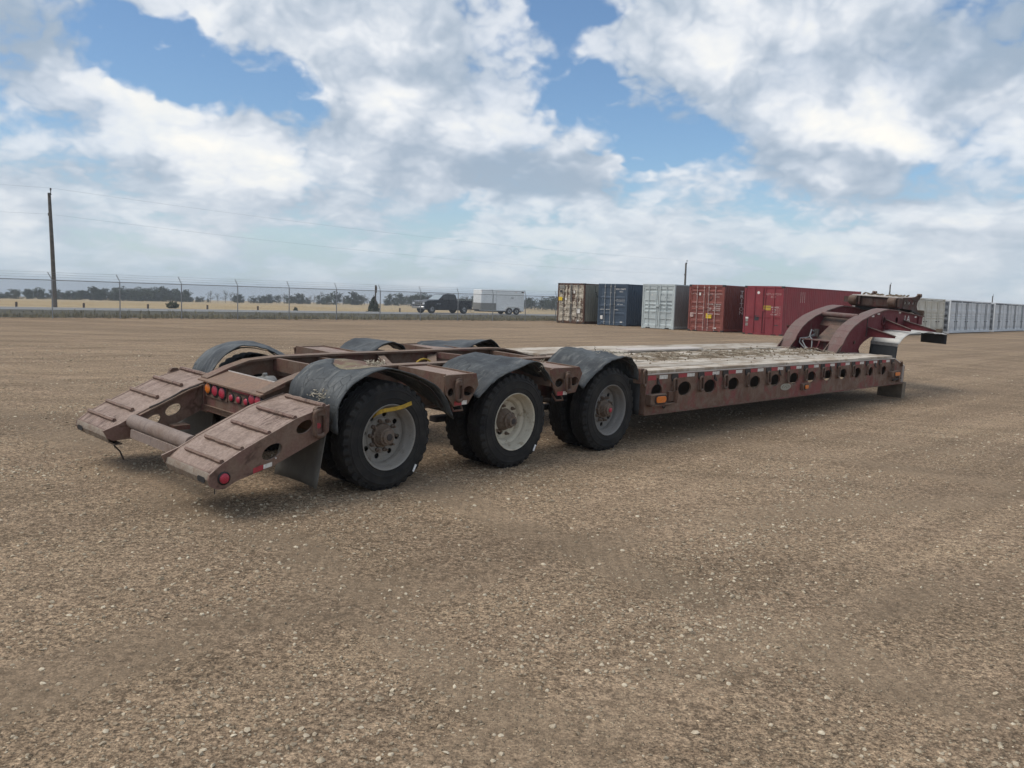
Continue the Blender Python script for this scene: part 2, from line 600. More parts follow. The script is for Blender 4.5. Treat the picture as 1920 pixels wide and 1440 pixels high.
def fender_mat(name, patch=None):
    """cracked rubber belting; patch = (centre, semi-axes) worn down to the steel former"""
    m, g, b = new_mat(name)
    v = objvec(g, 0 if patch else 5.0)
    n = g.noise(v, 3.0, 7.0, 0.65, 0.3)
    st = g.noise(g.v('MULTIPLY', v, (2.0, 9.0, 2.0)), 2.4, 6.0, 0.6)
    f = g.noise(v, 38.0, 5.0, 0.65)
    col = g.mix(g.ss(n, 0.35, 0.7), (0.030, 0.034, 0.038), (0.095, 0.104, 0.107))
    col = g.mix(g.ss(st, 0.5, 0.72, 0.0, 0.6), col, (0.185, 0.187, 0.175))
    col = g.mix(g.ss(g.noise(v, 5.5, 7.0, 0.7, 1.0), 0.58, 0.70, 0.0, 0.5), col, (0.026, 0.028, 0.031))
    cr = g.n('ShaderNodeTexVoronoi', {'Vector': g.v('MULTIPLY', v, (4, 9, 4)), 'Scale': 1.6, 'Randomness': 1.0}, feature='DISTANCE_TO_EDGE').outputs[0]
    crack = g.m('MULTIPLY', g.ss(g.m('ADD', cr, g.m('MULTIPLY', f, 0.05)), 0.02, 0.055, 1.0, 0.0), g.ss(n, 0.45, 0.6))
    col = g.mix(g.m('MULTIPLY', crack, 0.75), col, (0.02, 0.02, 0.02))
    h = g.m('ADD', g.m('MULTIPLY', f, 0.5), g.m('SUBTRACT', g.m('MULTIPLY', n, 0.8), crack))
    if patch:
        c, s = patch
        dl = g.v('LENGTH', g.v('MULTIPLY', g.v('SUBTRACT', v, c), (1 / s[0], 1 / s[1], 1 / s[2])))
        dl = g.m('ADD', dl, g.m('MULTIPLY', g.m('SUBTRACT', n, 0.5), 0.5))
        msk = g.ss(dl, 0.97, 1.0, 1.0, 0.0)
        rim = g.m('MULTIPLY', g.ss(dl, 0.97, 1.02), g.ss(dl, 1.02, 1.10, 1.0, 0.0))
        steel = g.mix(g.ss(g.noise(v, 7.0, 6.0, 0.6), 0.4, 0.62), (0.20, 0.165, 0.095), (0.15, 0.085, 0.06))
        steel = g.mix(g.ss(g.noise(v, 16.0, 4.0, 0.6), 0.6, 0.68, 0.0, 0.6), steel, (0.42, 0.38, 0.30))
        col = g.mix(rim, col, (0.02, 0.02, 0.02))
        col = g.mix(msk, col, steel)
        h = g.m('SUBTRACT', h, g.m('MULTIPLY', msk, 1.2))
    g.put(b.inputs['Base Color'], col)
    b.inputs['Roughness'].default_value = 0.62
    b.inputs['Specular IOR Level'].default_value = 0.4
    bump(g, b, h, 0.6, 0.012)
    return m


M_FENDER = fender_mat('cracked fender rubber')
M_FENDER_WORN = fender_mat('fender rubber worn to steel', ((-0.12, -0.93, 1.16), (0.24, 0.27, 0.5)))


def wood_mat():
    m, g, b = new_mat('bleached deck planks')
    v = objvec(g, 9.0)
    r = g.n('ShaderNodeObjectInfo').outputs['Random']
    gr = g.noise(g.v('MULTIPLY', v, (0.5, 14, 14)), 3.0, 6.0, 0.65, 0.5)
    n = g.noise(g.v('MULTIPLY', v, (0.8, 2.0, 1.0)), 2.2, 6.0, 0.62)
    st = g.noise(v, 9.0, 6.0, 0.65)
    col = g.mix(g.ss(gr, 0.3, 0.7), (0.43, 0.375, 0.31), (0.56, 0.51, 0.44))
    col = g.mix(g.ss(n, 0.44, 0.62, 0.0, 0.8), col, (0.27, 0.205, 0.145))
    col = g.mix(g.ss(st, 0.6, 0.7, 0.0, 0.75), col, (0.14, 0.105, 0.075))
    col = g.v('SCALE', col, g.ss(r, 0.0, 1.0, 0.82, 1.12, 'LINEAR'))
    g.put(b.inputs['Base Color'], col)
    b.inputs['Roughness'].default_value = 0.85
    b.inputs['Specular IOR Level'].default_value = 0.2
    bump(g, b, gr, 0.5, 0.01)
    return m


M_PLANK = wood_mat()


def soil_mat(name, c0, c1, c2, scale):
    m, g, b = new_mat(name)
    v = objvec(g, 0)
    n = g.noise(v, scale, 7.0, 0.65)
    f = g.noise(v, scale * 9, 5.0, 0.65)
    col = g.mix(g.ss(n, 0.35, 0.65), c0, c1)
    col = g.mix(g.ss(f, 0.55, 0.7), col, c2)
    g.put(b.inputs['Base Color'], col)
    b.inputs['Roughness'].default_value = 0.95
    b.inputs['Specular IOR Level'].default_value = 0.1
    bump(g, b, g.m('ADD', n, f), 0.8, 0.03)
    return m


M_SOIL = soil_mat('dried mud on deck', (0.14, 0.105, 0.07), (0.27, 0.215, 0.155), (0.36, 0.31, 0.24), 5.0)


def ground_mat():
    """packed gravel and dirt: pebbles, fines, faint wheel tracks"""
    m, g, b = new_mat('yard gravel')
    v = objvec(g, 0)
    big = g.noise(v, 0.16, 5.0, 0.6)
    med = g.noise(v, 0.9, 6.0, 0.62)
    fin = g.noise(v, 9.0, 8.0, 0.7)
    grit = g.noise(v, 75.0, 4.0, 0.7)
    tr = g.noise(g.v('MULTIPLY', g.n('ShaderNodeVectorRotate', {'Vector': v, 'Angle': rad(-47)}, rotation_type='Z_AXIS').outputs[0], (0.07, 1.3, 1)), 1.0, 5.0, 0.6, 0.6)
    tr2 = g.noise(g.v('MULTIPLY', g.n('ShaderNodeVectorRotate', {'Vector': v, 'Angle': rad(8)}, rotation_type='Z_AXIS').outputs[0], (0.06, 0.9, 1)), 1.0, 5.0, 0.6, 0.8)
    vo = g.n('ShaderNodeTexVoronoi', {'Vector': v, 'Scale': 34.0, 'Randomness': 1.0})
    vo2 = g.n('ShaderNodeTexVoronoi', {'Vector': v, 'Scale': 85.0, 'Randomness': 1.0})
    c1 = g.sep(vo.outputs['Color'])
    c2 = g.sep(vo2.outputs['Color'])
    col = g.mix(g.ss(fin, 0.3, 0.7), (0.210, 0.156, 0.110), (0.310, 0.240, 0.174))
    col = g.mix(g.ss(med, 0.34, 0.66, 0.0, 0.7), col, (0.25, 0.19, 0.132))
    # pebbles bedded in the fines, gathered in drifts
    drift = g.ss(g.m('ADD', med, g.m('MULTIPLY', g.m('SUBTRACT', tr, 0.5), 1.2)), 0.36, 0.66, 0.10, 0.62)
    peb = g.m('MULTIPLY', g.ss(vo.outputs[0], 0.42, 0.25), g.m('LESS_THAN', c1[0], drift))
    pcol = g.mix(c1[1], (0.20, 0.152, 0.105), (0.52, 0.43, 0.315))
    col = g.mix(g.m('MULTIPLY', peb, 0.85), col, pcol)
    peb2 = g.m('MULTIPLY', g.ss(vo2.outputs[0], 0.45, 0.25), g.m('LESS_THAN', c2[0], g.m('ADD', drift, 0.08)))
    col = g.mix(g.m('MULTIPLY', peb2, 0.7), col, g.mix(c2[1], (0.12, 0.088, 0.06), (0.52, 0.43, 0.315)))
    grit2 = g.noise(v, 27.0, 5.0, 0.75)
    col = g.v('SCALE', col, g.ss(grit2, 0.32, 0.68, 0.45, 1.55))
    col = g.v('SCALE', col, g.ss(grit, 0.3, 0.7, 0.45, 1.55))
    tone = g.m('MULTIPLY', g.ss(tr, 0.36, 0.64, 0.86, 1.10), g.m('MULTIPLY', g.ss(tr2, 0.36, 0.64, 0.88, 1.09), g.ss(big, 0.35, 0.65, 0.90, 1.08)))
    # two vehicles' wheel tracks, pressed smooth: fewer stones, slightly paler fines with a darker edge
    trk = None
    wob = g.m('MULTIPLY', g.m('SUBTRACT', g.noise(v, 0.35, 3.0, 0.5), 0.5), 1.1)
    for cx, cy, rr in ((11.0, -7.0, 15.2), (11.0, -7.0, 17.1), (-26.0, -14.0, 31.6), (-26.0, -14.0, 33.5), (30.0, 44.0, 40.2), (30.0, 44.0, 42.1)):
        dd = g.m('ABSOLUTE', g.m('SUBTRACT', g.m('ADD', g.v('LENGTH', g.v('MULTIPLY', g.v('SUBTRACT', v, (cx, cy, 0)), (1, 1, 0))), wob), rr))
        band = g.ss(dd, 0.34, 0.16)
        trk = band if trk is None else g.m('MAXIMUM', trk, band)
    trk = g.m('MULTIPLY', trk, g.ss(med, 0.30, 0.60))
    rib = g.n('ShaderNodeTexWave', {'Vector': v, 'Scale': 3.2, 'Distortion': 2.0, 'Detail': 2.0}).outputs['Fac']
    col = g.mix(g.m('MULTIPLY', trk, 0.55), col, g.mix(g.m('MULTIPLY', rib, 0.7), (0.30, 0.236, 0.172), (0.215, 0.166, 0.12)))
    col = g.v('MULTIPLY', g.v('SCALE', col, tone), (1.03, 0.975, 0.90))
    g.put(b.inputs['Base Color'], col)
    b.inputs['Roughness'].default_value = 0.95
    b.inputs['Specular IOR Level'].default_value = 0.15
    h = g.m('ADD', g.m('MULTIPLY', peb, 0.9), g.m('ADD', g.m('MULTIPLY', peb2, 0.4), g.m('ADD', g.m('MULTIPLY', fin, 1.3), g.m('MULTIPLY', g.m('ADD', grit, g.m('MULTIPLY', grit2, 2.0)), 0.4))))
    bump(g, b, h, 0.85, 0.012)
    return m


def stone_mat():
    m, g, b = new_mat('loose stones')
    at = g.n('ShaderNodeAttribute', attribute_name='tone').outputs['Fac']
    v = objvec(g, 0)
    n = g.noise(v, 60.0, 4.0, 0.6)
    cr = g.n('ShaderNodeValToRGB', {0: at})
    e = cr.color_ramp.elements
    e[0].position, e[0].color = 0.0, (0.15, 0.122, 0.092, 1)
    e[1].position, e[1].color = 1.0, (0.56, 0.50, 0.40, 1)
    for p, c in ((0.3, (0.25, 0.205, 0.155, 1)), (0.7, (0.36, 0.305, 0.232, 1)), (0.9, (0.46, 0.40, 0.315, 1))):
        e.new(p).color = c
    g.put(b.inputs['Base Color'], g.v('MULTIPLY', g.v('SCALE', cr.outputs[0], g.ss(n, 0.3, 0.7, 0.8, 1.2)), (1.0, 0.965, 0.90)))
    b.inputs['Roughness'].default_value = 0.9
    b.inputs['Specular IOR Level'].default_value = 0.2
    return m


M_GROUND = ground_mat()
M_STONE = stone_mat()


def field_mat():
    m, g, b = new_mat('dry stubble field')
    v = objvec(g, 0)
    big = g.noise(v, 0.02, 5.0, 0.6)
    med = g.noise(g.v('MULTIPLY', v, (0.25, 1.0, 1.0)), 0.5, 6.0, 0.65)
    fin = g.noise(v, 5.0, 5.0, 0.7)
    col = g.mix(g.ss(med, 0.3, 0.7), (0.34, 0.255, 0.145), (0.47, 0.37, 0.23))
    col = g.mix(g.ss(big, 0.5, 0.7, 0.0, 0.55), col, (0.27, 0.215, 0.13))
    col = g.v('SCALE', col, g.ss(fin, 0.3, 0.7, 0.8, 1.2))
    g.put(b.inputs['Base Color'], col)
    b.inputs['Roughness'].default_value = 1.0
    b.inputs['Specular IOR Level'].default_value = 0.05
    bump(g, b, fin, 0.7, 0.1)
    return m


M_FIELD = field_mat()
M_VERGE = soil_mat('dark roadside grass and gravel', (0.075, 0.072, 0.055), (0.105, 0.098, 0.075), (0.16, 0.145, 0.105), 0.8)
M_ROAD = plain('worn asphalt', (0.20, 0.20, 0.195), 0.8, var=0.1, scale=0.6, rnd=0)
M_LINE = plain('white road line', (0.75, 0.75, 0.72), 0.7, var=0.15, scale=3, rnd=0)
M_GRASS = plain('dry grass blades', (0.20, 0.175, 0.10), 0.9, var=0.35, scale=1.2, rnd=0)


def leaf_mat(name, c0, c1):
    m, g, b = new_mat(name)
    v = objvec(g, 5.0)
    n = g.noise(v, 1.4, 4.0, 0.6)
    f = g.noise(v, 9.0, 3.0, 0.6)
    col = g.mix(g.ss(n, 0.35, 0.65), c0, c1)
    col = g.v('SCALE', col, g.ss(f, 0.3, 0.7, 0.7, 1.3))
    g.put(b.inputs['Base Color'], col)
    b.inputs['Roughness'].default_value = 0.8
    b.inputs['Specular IOR Level'].default_value = 0.15
    return m


M_LEAF = leaf_mat('dark summer leaves', (0.042, 0.058, 0.036), (0.075, 0.09, 0.05))
M_LEAF_DRY = leaf_mat('thin greying leaves', (0.085, 0.085, 0.062), (0.12, 0.115, 0.08))
M_CEDAR = leaf_mat('cedar leaves', (0.035, 0.05, 0.03), (0.06, 0.075, 0.042))
M_BARK = plain('grey bark', (0.10, 0.088, 0.075), 0.9, var=0.3, scale=5)


def cont_mat(name, col, rust_amt=0.1, rust=(0.14, 0.06, 0.03), fade=(0.4, 0.38, 0.34), fade_amt=0.15, streaks=True):
    m, g, b = new_mat(name)
    v = objvec(g, 5.0)
    n = g.noise(v, 1.1, 7.0, 0.65)
    s = g.noise(g.v('MULTIPLY', v, (5, 5, 0.5)), 1.5, 6.0, 0.65)
    f = g.noise(v, 14.0, 5.0, 0.65)
    c = g.mix(g.ss(s, 0.5, 0.75, 0.0, fade_amt * 2), col, fade)
    key = g.m('ADD', g.m('MULTIPLY', n, 0.4), g.m('ADD', g.m('MULTIPLY', s, 0.3), g.m('MULTIPLY', f, 0.3)))
    lo = 0.66 - rust_amt * 0.42
    c = g.mix(g.ss(key, lo, lo + 0.04), c, rust)
    c = g.v('SCALE', c, g.ss(n, 0.3, 0.7, 0.86, 1.12))
    g.put(b.inputs['Base Color'], c)
    g.put(b.inputs['Roughness'], g.ss(key, 0.35, 0.65, 0.5, 0.8))
    b.inputs['Specular IOR Level'].default_value = 0.35
    bump(g, b, f, 0.1, 0.01)
    return m


# ------------------------------------------------------------------ terrain
TX, TY, TYAW, TROLL = -2.0589, 8.8228, 0.8270, 0.0477      # the lowboy trailer's ground frame
FA = rad(42.7)                                              # fence, road and pole line direction
FD = Vector((cos(FA), sin(FA)))
FN = Vector((-sin(FA), cos(FA)))


def sstep(a, b, x):
    t = np.clip((x - a) / (b - a), 0, 1)
    return t * t * (3 - 2 * t)


def tn_of(X, Y):
    return X * FD.x + Y * FD.y, X * FN.x + Y * FN.y


def xy_of(t, n):
    return t * FD.x + n * FN.x, t * FD.y + n * FN.y


def yard_z(X, Y):
    """the yard falls gently across the parked trailer"""
    dx, dy = X - TX, Y - TY
    c, s = cos(TYAW), sin(TYAW)
    xl = c * dx + s * dy
    yl = -s * dx + c * dy
    z = 0.19 * np.tanh(yl / 4.0)
    fade = np.exp(-(np.maximum(0, yl - 5) / 9) ** 2) * np.exp(-(np.maximum(0, -yl - 16) / 20) ** 2)
    fade = fade * np.exp(-(np.maximum(0, np.abs(xl - 5) - 16) / 14) ** 2)
    return z * fade


def land_z(X, Y):
    """everything: yard, ditch beyond the fence, road, falling fields"""
    t, n = tn_of(X, Y)
    z = yard_z(X, Y) * (1 - sstep(40, 47, n))
    z = z - 0.62 * sstep(49, 55.5, n) * (1 - sstep(57, 64.6, n))
    z = z - 0.10 * sstep(60, 64.8, n) - 0.16 * sstep(71.6, 74, n)
    far = 0.0117 * X - 0.0098 * Y + 0.55
    w = sstep(74, 190, n)
    z = z * (1 - w) + far * w
    z = z - 0.018 * np.maximum(0, t - 62) * sstep(71, 74, n) * (1 - sstep(160, 320, n))
    return z


def lz(x, y):
    return float(land_z(np.float64(x), np.float64(y)))


def sheet(name, us, vs, fn, mat, lift=0.0):
    U, Vv = np.meshgrid(np.asarray(us, float), np.asarray(vs, float))
    X, Y, Z = fn(U, Vv)
    co = np.stack([X, Y, Z + lift], -1).reshape(-1, 3)
    nu, nv = len(us), len(vs)
    idx = np.arange(nu * nv).reshape(nv, nu)
    q = np.stack([idx[:-1, :-1], idx[:-1, 1:], idx[1:, 1:], idx[1:, :-1]], -1).reshape(-1, 4)
    me = bpy.data.meshes.new(name)
    me.vertices.add(len(co))
    me.vertices.foreach_set('co', co.astype(np.float32).ravel())
    me.loops.add(q.size)
    me.loops.foreach_set('vertex_index', q.astype(np.int32).ravel())
    me.polygons.add(len(q))
    me.polygons.foreach_set('loop_start', np.arange(0, q.size, 4, dtype=np.int32))
    me.polygons.foreach_set('loop_total', np.full(len(q), 4, dtype=np.int32))
    me.update(calc_edges=True)
    me.validate()
    me.materials.append(mat)
    me.shade_smooth()
    return tag(put(name, me), kind='structure')


def spaced(*segs):
    out = []
    for a, b, st in segs:
        out += list(np.arange(a, b, st))
    out.append(segs[-1][1])
    return out


RNG = np.random.default_rng(11)


def rough(X, Y):
    """hand-deep hollows, ruts and humps of the packed yard"""
    z = 0.012 * np.sin(0.9 * X + 0.5 * np.sin(0.7 * Y)) * np.sin(0.8 * Y + 0.6 * np.sin(0.5 * X))
    z = z + 0.006 * np.sin(2.7 * X + 1.3 * Y + np.sin(1.9 * Y)) + 0.004 * np.sin(5.1 * Y - 3.3 * X + 2 * np.sin(1.1 * X))
    return z


def g_fn(X, Y):
    t, n = tn_of(X, Y)
    z = land_z(X, Y)
    near = 1 - sstep(25, 40, np.hypot(X, Y))
    z = z + rough(X, Y) * near * (1 - 0.85 * np.exp(-(((X - TX) * -sin(TYAW) + (Y - TY) * cos(TYAW)) / 2.6) ** 2))
    z = np.where(n > 49.2, z - 0.6 * sstep(49.2, 51, n), z)
    return X, Y, z


xs = spaced((-3000, -400, 400), (-400, -60, 20), (-60, -14, 2), (-14, 16, 0.2), (16, 60, 2), (60, 400, 20), (400, 3000, 400))
ys = spaced((-600, -60, 60), (-60, -4, 4), (-4, 24, 0.2), (24, 120, 1.5), (120, 400, 20), (400, 3600, 400))
ground = sheet('ground', xs, ys, g_fn, M_GROUND)

tt = spaced((-900, -160, 40), (-160, 260, 4), (260, 1600, 60))


def tnf(T, N):
    X, Y = xy_of(T, N)
    return X, Y, land_z(X, Y)


def verge_fn(T, N):
    X, Y, Z = tnf(T, N)
    e = (N < 48.6) * 1.0
    Z = Z + 0.03 * np.sin(T * 1.7 + N) * np.sin(N * 2.1) * (1 - sstep(61, 64, N)) - 0.05 * e
    return X + FN.x * e * 0.35 * np.sin(T * 0.9), Y + FN.y * e * 0.35 * np.sin(T * 0.9), Z


sheet('grass_verge', spaced((-900, -160, 40), (-160, 200, 1.0), (200, 1600, 60)), spaced((48.3, 66, 0.6)), verge_fn, M_VERGE, 0.012)
sheet('road', tt, [65.0, 66.5, 68.3, 70.1, 71.7], tnf, M_ROAD, 0.03)
for nn in (65.35, 71.3):
    o = sheet('road_line', tt, [nn, nn + 0.12], tnf, M_LINE, 0.036)
sheet('field', spaced((-2600, -300, 100), (-300, 400, 12), (400, 2600, 100)), [71.6, 73, 74, 77, 82, 90, 100, 115, 130, 150, 175, 200, 250, 320, 420, 560, 800, 1200, 1800, 3000], tnf, M_FIELD, 0.012)


# loose stones on the near yard: nobody could count them
def scatter_stones():
    phi = (1 + 5 ** 0.5) / 2
    ico = np.array([(-1, phi, 0), (1, phi, 0), (-1, -phi, 0), (1, -phi, 0), (0, -1, phi), (0, 1, phi), (0, -1, -phi), (0, 1, -phi), (phi, 0, -1), (phi, 0, 1), (-phi, 0, -1), (-phi, 0, 1)]) / 1.902
    fc = np.array([(0, 11, 5), (0, 5, 1), (0, 1, 7), (0, 7, 10), (0, 10, 11), (1, 5, 9), (5, 11, 4), (11, 10, 2), (10, 7, 6), (7, 1, 8), (3, 9, 4), (3, 4, 2), (3, 2, 6), (3, 6, 8), (3, 8, 9), (4, 9, 5), (2, 4, 11), (6, 2, 10), (8, 6, 7), (9, 8, 1)])
    P, S = [], []
    cy, sy = cos(TYAW), sin(TYAW)
    for (r0, r1, dens, smin, smax) in ((2.6, 5.5, 2300, 0.0022, 0.016), (5.5, 9.5, 900, 0.0035, 0.018), (9.5, 16, 240, 0.006, 0.021), (16, 28, 36, 0.010, 0.026)):
        cnt = int(dens * (r1 ** 2 - r0 ** 2) * 0.5 * 1.35)
        r = np.sqrt(RNG.uniform(r0 ** 2, r1 ** 2, cnt))
        a = RNG.uniform(-0.68, 0.68, cnt)
        x, y = r * np.sin(a), r * np.cos(a)
        # windrows thrown up beside the wheel tracks, with patches swept bare between them
        xl, yl = cy * x + sy * y, -sy * x + cy * y
        k = 0.5 + 0.5 * np.sin(2.3 * yl + 1.1 * np.sin(0.45 * xl) + 0.7 * np.sin(1.3 * xl + yl))
        k2 = 0.5 + 0.5 * np.sin(1.3 * x + 1.9 * np.sin(0.7 * y)) * np.sin(1.1 * y + 1.3 * np.sin(0.9 * x))
        w = 0.12 + 0.9 * (k * k2) + 0.35 * (k * k2 > 0.55)
        keep = RNG.uniform(0, 1, cnt) < w
        x, y = x[keep], y[keep]
        s = smin + (smax - smin) * RNG.uniform(0, 1, len(x)) ** 4.2
        P.append(np.stack([x, y], -1))
        S.append(s)
    P, S = np.concatenate(P), np.concatenate(S)
    n = len(S)
    ax = RNG.uniform(0.65, 1.35, (n, 3)) * S[:, None]
    ax[:, 2] *= 0.68
    jit = RNG.uniform(0.78, 1.2, (n, 12, 1))
    th = RNG.uniform(0, 2 * pi, n)
    v = ico[None] * jit * ax[:, None, :]
    tilt = RNG.uniform(-0.4, 0.4, n)
    cz, sz = np.cos(tilt)[:, None], np.sin(tilt)[:, None]
    v = np.stack([v[..., 0] * cz - v[..., 2] * sz, v[..., 1], v[..., 0] * sz + v[..., 2] * cz], -1)
    c, s_ = np.cos(th)[:, None], np.sin(th)[:, None]
    X = v[..., 0] * c - v[..., 1] * s_ + P[:, None, 0]
    Y = v[..., 0] * s_ + v[..., 1] * c + P[:, None, 1]
    gz = g_fn(P[:, 0], P[:, 1])[2]
    Z = v[..., 2] + gz[:, None] + (S * 0.08)[:, None]
    co = np.stack([X, Y, Z], -1).reshape(-1, 3)
    F = (fc[None] + (np.arange(n) * 12)[:, None, None]).reshape(-1, 3)
    me = bpy.data.meshes.new('gravel')
    me.vertices.add(len(co))
    me.vertices.foreach_set('co', co.astype(np.float32).ravel())
    me.loops.add(F.size)
    me.loops.foreach_set('vertex_index', F.astype(np.int32).ravel())
    me.polygons.add(len(F))
    me.polygons.foreach_set('loop_start', np.arange(0, F.size, 3, dtype=np.int32))
    me.polygons.foreach_set('loop_total', np.full(len(F), 3, dtype=np.int32))
    me.update(calc_edges=True)
    at = me.attributes.new('tone', 'FLOAT', 'POINT')
    at.data.foreach_set('value', np.repeat(np.clip(RNG.normal(0.68, 0.22, n), 0, 1.0), 12).astype(np.float32))
    me.materials.append(M_STONE)
    me.shade_smooth()
    me.set_sharp_from_angle(angle=rad(48))
    o = put('gravel', me)
    tag(o, 'loose tan and grey stones strewn over the packed yard', 'gravel', kind='stuff')


scatter_stones()


def scatter_grass():
    """dry tufts along the fence foot and down the ditch"""
    cnt = 9000
    t = RNG.uniform(-60, 80, cnt)
    n = np.where(RNG.uniform(0, 1, cnt) < 0.45, RNG.normal(48.8, 0.45, cnt), RNG.uniform(48.8, 63, cnt))
    co, F = [], []
    X, Y = xy_of(t, n)
    Z = land_z(X, Y)
    for i in range(cnt):
        h0 = RNG.uniform(0.10, 0.30)
        for k in range(4):
            a = RNG.uniform(0, 2 * pi)
            lean = RNG.uniform(0.02, 0.14)
            w = RNG.uniform(0.02, 0.045)
            bx, by = X[i] + RNG.uniform(-0.1, 0.1), Y[i] + RNG.uniform(-0.1, 0.1)
            b = len(co)
            co += [(bx - w * sin(a), by + w * cos(a), Z[i] - 0.02), (bx + w * sin(a), by - w * cos(a), Z[i] - 0.02), (bx + lean * cos(a), by + lean * sin(a), Z[i] + h0)]
            F.append((b, b + 1, b + 2))
    me = bpy.data.meshes.new('grass')
    me.from_pydata(co, [], F)
    me.materials.append(M_GRASS)
    tag(put('grass', me), 'dry short grass along the fence foot and ditch', 'grass', kind='stuff')


scatter_grass()


# ------------------------------------------------------------------ chain link fence
def make_fence():
    t0, n0, sp = 12.56, 47.45, 3.235          # first post in view and spacing
    root = thing('chain_link_fence', 'long chain-link fence topped with slanted barbed wire between yard and road', 'fence')
    H = 1.90
    k0, k1 = -6, 26
    pm = MB().tube([(0, 0, -0.3), (0, 0, H)], 0.030, 8).mesh('post', M_GALV)
    am = MB().tube([(0, 0, H - 0.02), (0.0, 0.0, H + 0.03), (-0.10, -0.19, H + 0.38)], 0.018, 6).mesh('arm', M_GALV)
    pos = []
    for k in range(k0, k1 + 1):
        x, y = xy_of(t0 + sp * k, n0)
        p = put('post', pm, root, (x, y, lz(x, y)))
        put('arm', am, p)
        pos.append(Vector((x, y, lz(x, y))))
    a, b = pos[0], pos[-1]
    m = MB()
    m.tube([p + Vector((0, 0, H - 0.01)) for p in pos], 0.022, 6)
    m.build('top_rail', M_GALV, root)
    MB().tube([p + Vector((0, 0, 0.06)) for p in pos], 0.006, 4).build('tension_wire', M_GALV, root)
    for j in range(3):
        f = (j + 1) / 3
        pts = []
        for p, q in zip(pos[:-1], pos[1:]):
            for s in (0, 0.5):
                c = p.lerp(q, s) + Vector((-0.10 * f, -0.19 * f, H + 0.03 + 0.35 * f - (0.02 if s else 0)))
                pts.append(c)
        w = MB().tube(pts, 0.0045, 4)
        for p, q in zip(pts[:-1], pts[1:]):
            for s in np.arange(0.05, 1.0, 0.12):
                c = p.lerp(q, float(s))
                w.bar(c - Vector((0.012, 0, 0.02)), c + Vector((0.012, 0, 0.02)), 0.005)
        w.build('barbed_wire', M_GALV, root, angle=0)
    # the diamond wire mesh
    L = (b - a).length
    dr = (b - a).normalized()
    step, hh = 0.085, H - 0.08
    vs, fs = [], []
    r = 0.0030
    for sgn in (1, -1):
        s = -hh
        while s < L:
            z0, z1 = 0.05, 0.05 + hh
            u0, u1 = (s, s + hh) if sgn > 0 else (s + hh, s)
            lo, hi = max(0, min(u0, u1)), min(L, max(u0, u1))
            if hi > lo:
                f0 = (lo - u0) / (u1 - u0)
                f1 = (hi - u0) / (u1 - u0)
                A = a + dr * lo + Vector((0, 0, z0 + (z1 - z0) * f0))
                B = a + dr * hi + Vector((0, 0, z0 + (z1 - z0) * f1))
                t = (B - A).normalized()
                nn = Vector((FN.x, FN.y, 0))
                sd = t.cross(nn).normalized()
                k = len(vs)
                for P in (A, B):
                    vs += [P + sd * r, P - sd * r * 0.5 + nn * r * 0.9, P - sd * r * 0.5 - nn * r * 0.9]
                fs += [(k, k + 1, k + 4, k + 3), (k + 1, k + 2, k + 5, k + 4), (k + 2, k, k + 3, k + 5)]
            s += step
    me = bpy.data.meshes.new('wire_mesh')
    me.from_pydata([tuple(v) for v in vs], [], fs)
    me.materials.append(M_GALV)
    o = put('wire_mesh', me, root)
    o['kind'] = 'stuff'


make_fence()


# ------------------------------------------------------------------ power line
def make_power_line():
    base = Vector((-36.0, 68.52))
    sp = []
    spec = [(-81.0, 9.1, 'out'), (0.0, 9.1, 'a'), (81.6, 8.35, 'b'), (146.6, 8.35, 'c'), (200.6, 8.35, 'd')]
    labels = {'out': 'utility pole further along the road beyond the left edge',
              'a': 'tall leaning wooden utility pole nearest, behind the left end of the fence',
              'b': 'wooden utility pole rising behind the grey and red containers',
              'c': 'wooden utility pole rising behind the gooseneck bolster',
              'd': 'farthest wooden utility pole above the grey side-door containers'}
    tops = []
    zt = {'b': 7.67, 'c': 6.73, 'd': 5.84, 'a': 9.03, 'out': 9.1}
    for s, h, k in spec:
        x, y = base.x + FD.x * s, base.y + FD.y * s
        z = lz(x, y)
        top = zt[k]
        lean = (-0.30, 0.0) if k == 'a' else (0.0, 0.0)
        p = thing('utility_pole', labels[k], 'pole', (x, y, z), group='wooden poles of the power line')
        h = top - z
        MB().tube([(0, 0, -0.5), (lean[0] * 0.5, 0, h * 0.5), (lean[0], 0, h - 0.35)], [0.17, 0.15, 0.115], 10).build('pole_shaft', M_POLE, p)
        MB().lathe([(0.03, h - 0.42), (0.03, h - 0.16), (0.075, h - 0.14), (0.05, h - 0.08), (0.075, h - 0.04), (0.03, h + 0.02)], 'z', (lean[0] + 0.12, 0, 0), 10, True, True).build('insulator', M_DARK, p)
        MB().box(lean[0] - 0.02, lean[0] + 0.16, -0.04, 0.04, h - 0.5, h - 0.42).build('bracket', M_DARK, p)
        MB().box(lean[0] * 0.8 - 0.17, lean[0] * 0.8 - 0.10, -0.05, 0.05, h - 2.1, h - 1.9).build('neutral_clamp', M_DARK, p)
        tops.append(Vector((x + lean[0] + 0.12, y, top + 0.02)))
    for name, dz, sag, lab in (('power_line', 0.0, 1.1, 'upper thin power line strung between the pole tops'), ('power_line', -2.0, 1.2, 'lower thin power line strung two metres under the pole tops')):
        pts = []
        for p, q in zip(tops[:-1], tops[1:]):
            sg = sag * (q - p).length / 81
            for i in range(16):
                f = i / 16
                pts.append(p.lerp(q, f) + Vector((-0.2 if dz else 0, 0, dz - 4 * sg * f * (1 - f) * (0.62 if dz == 0 else 0.6))))
        pts.append(tops[-1] + Vector((0, 0, dz)))
        o = MB().tube(pts, 0.005, 4).build(name, M_WIRE)
        tag(o, lab, 'power line')


make_power_line()


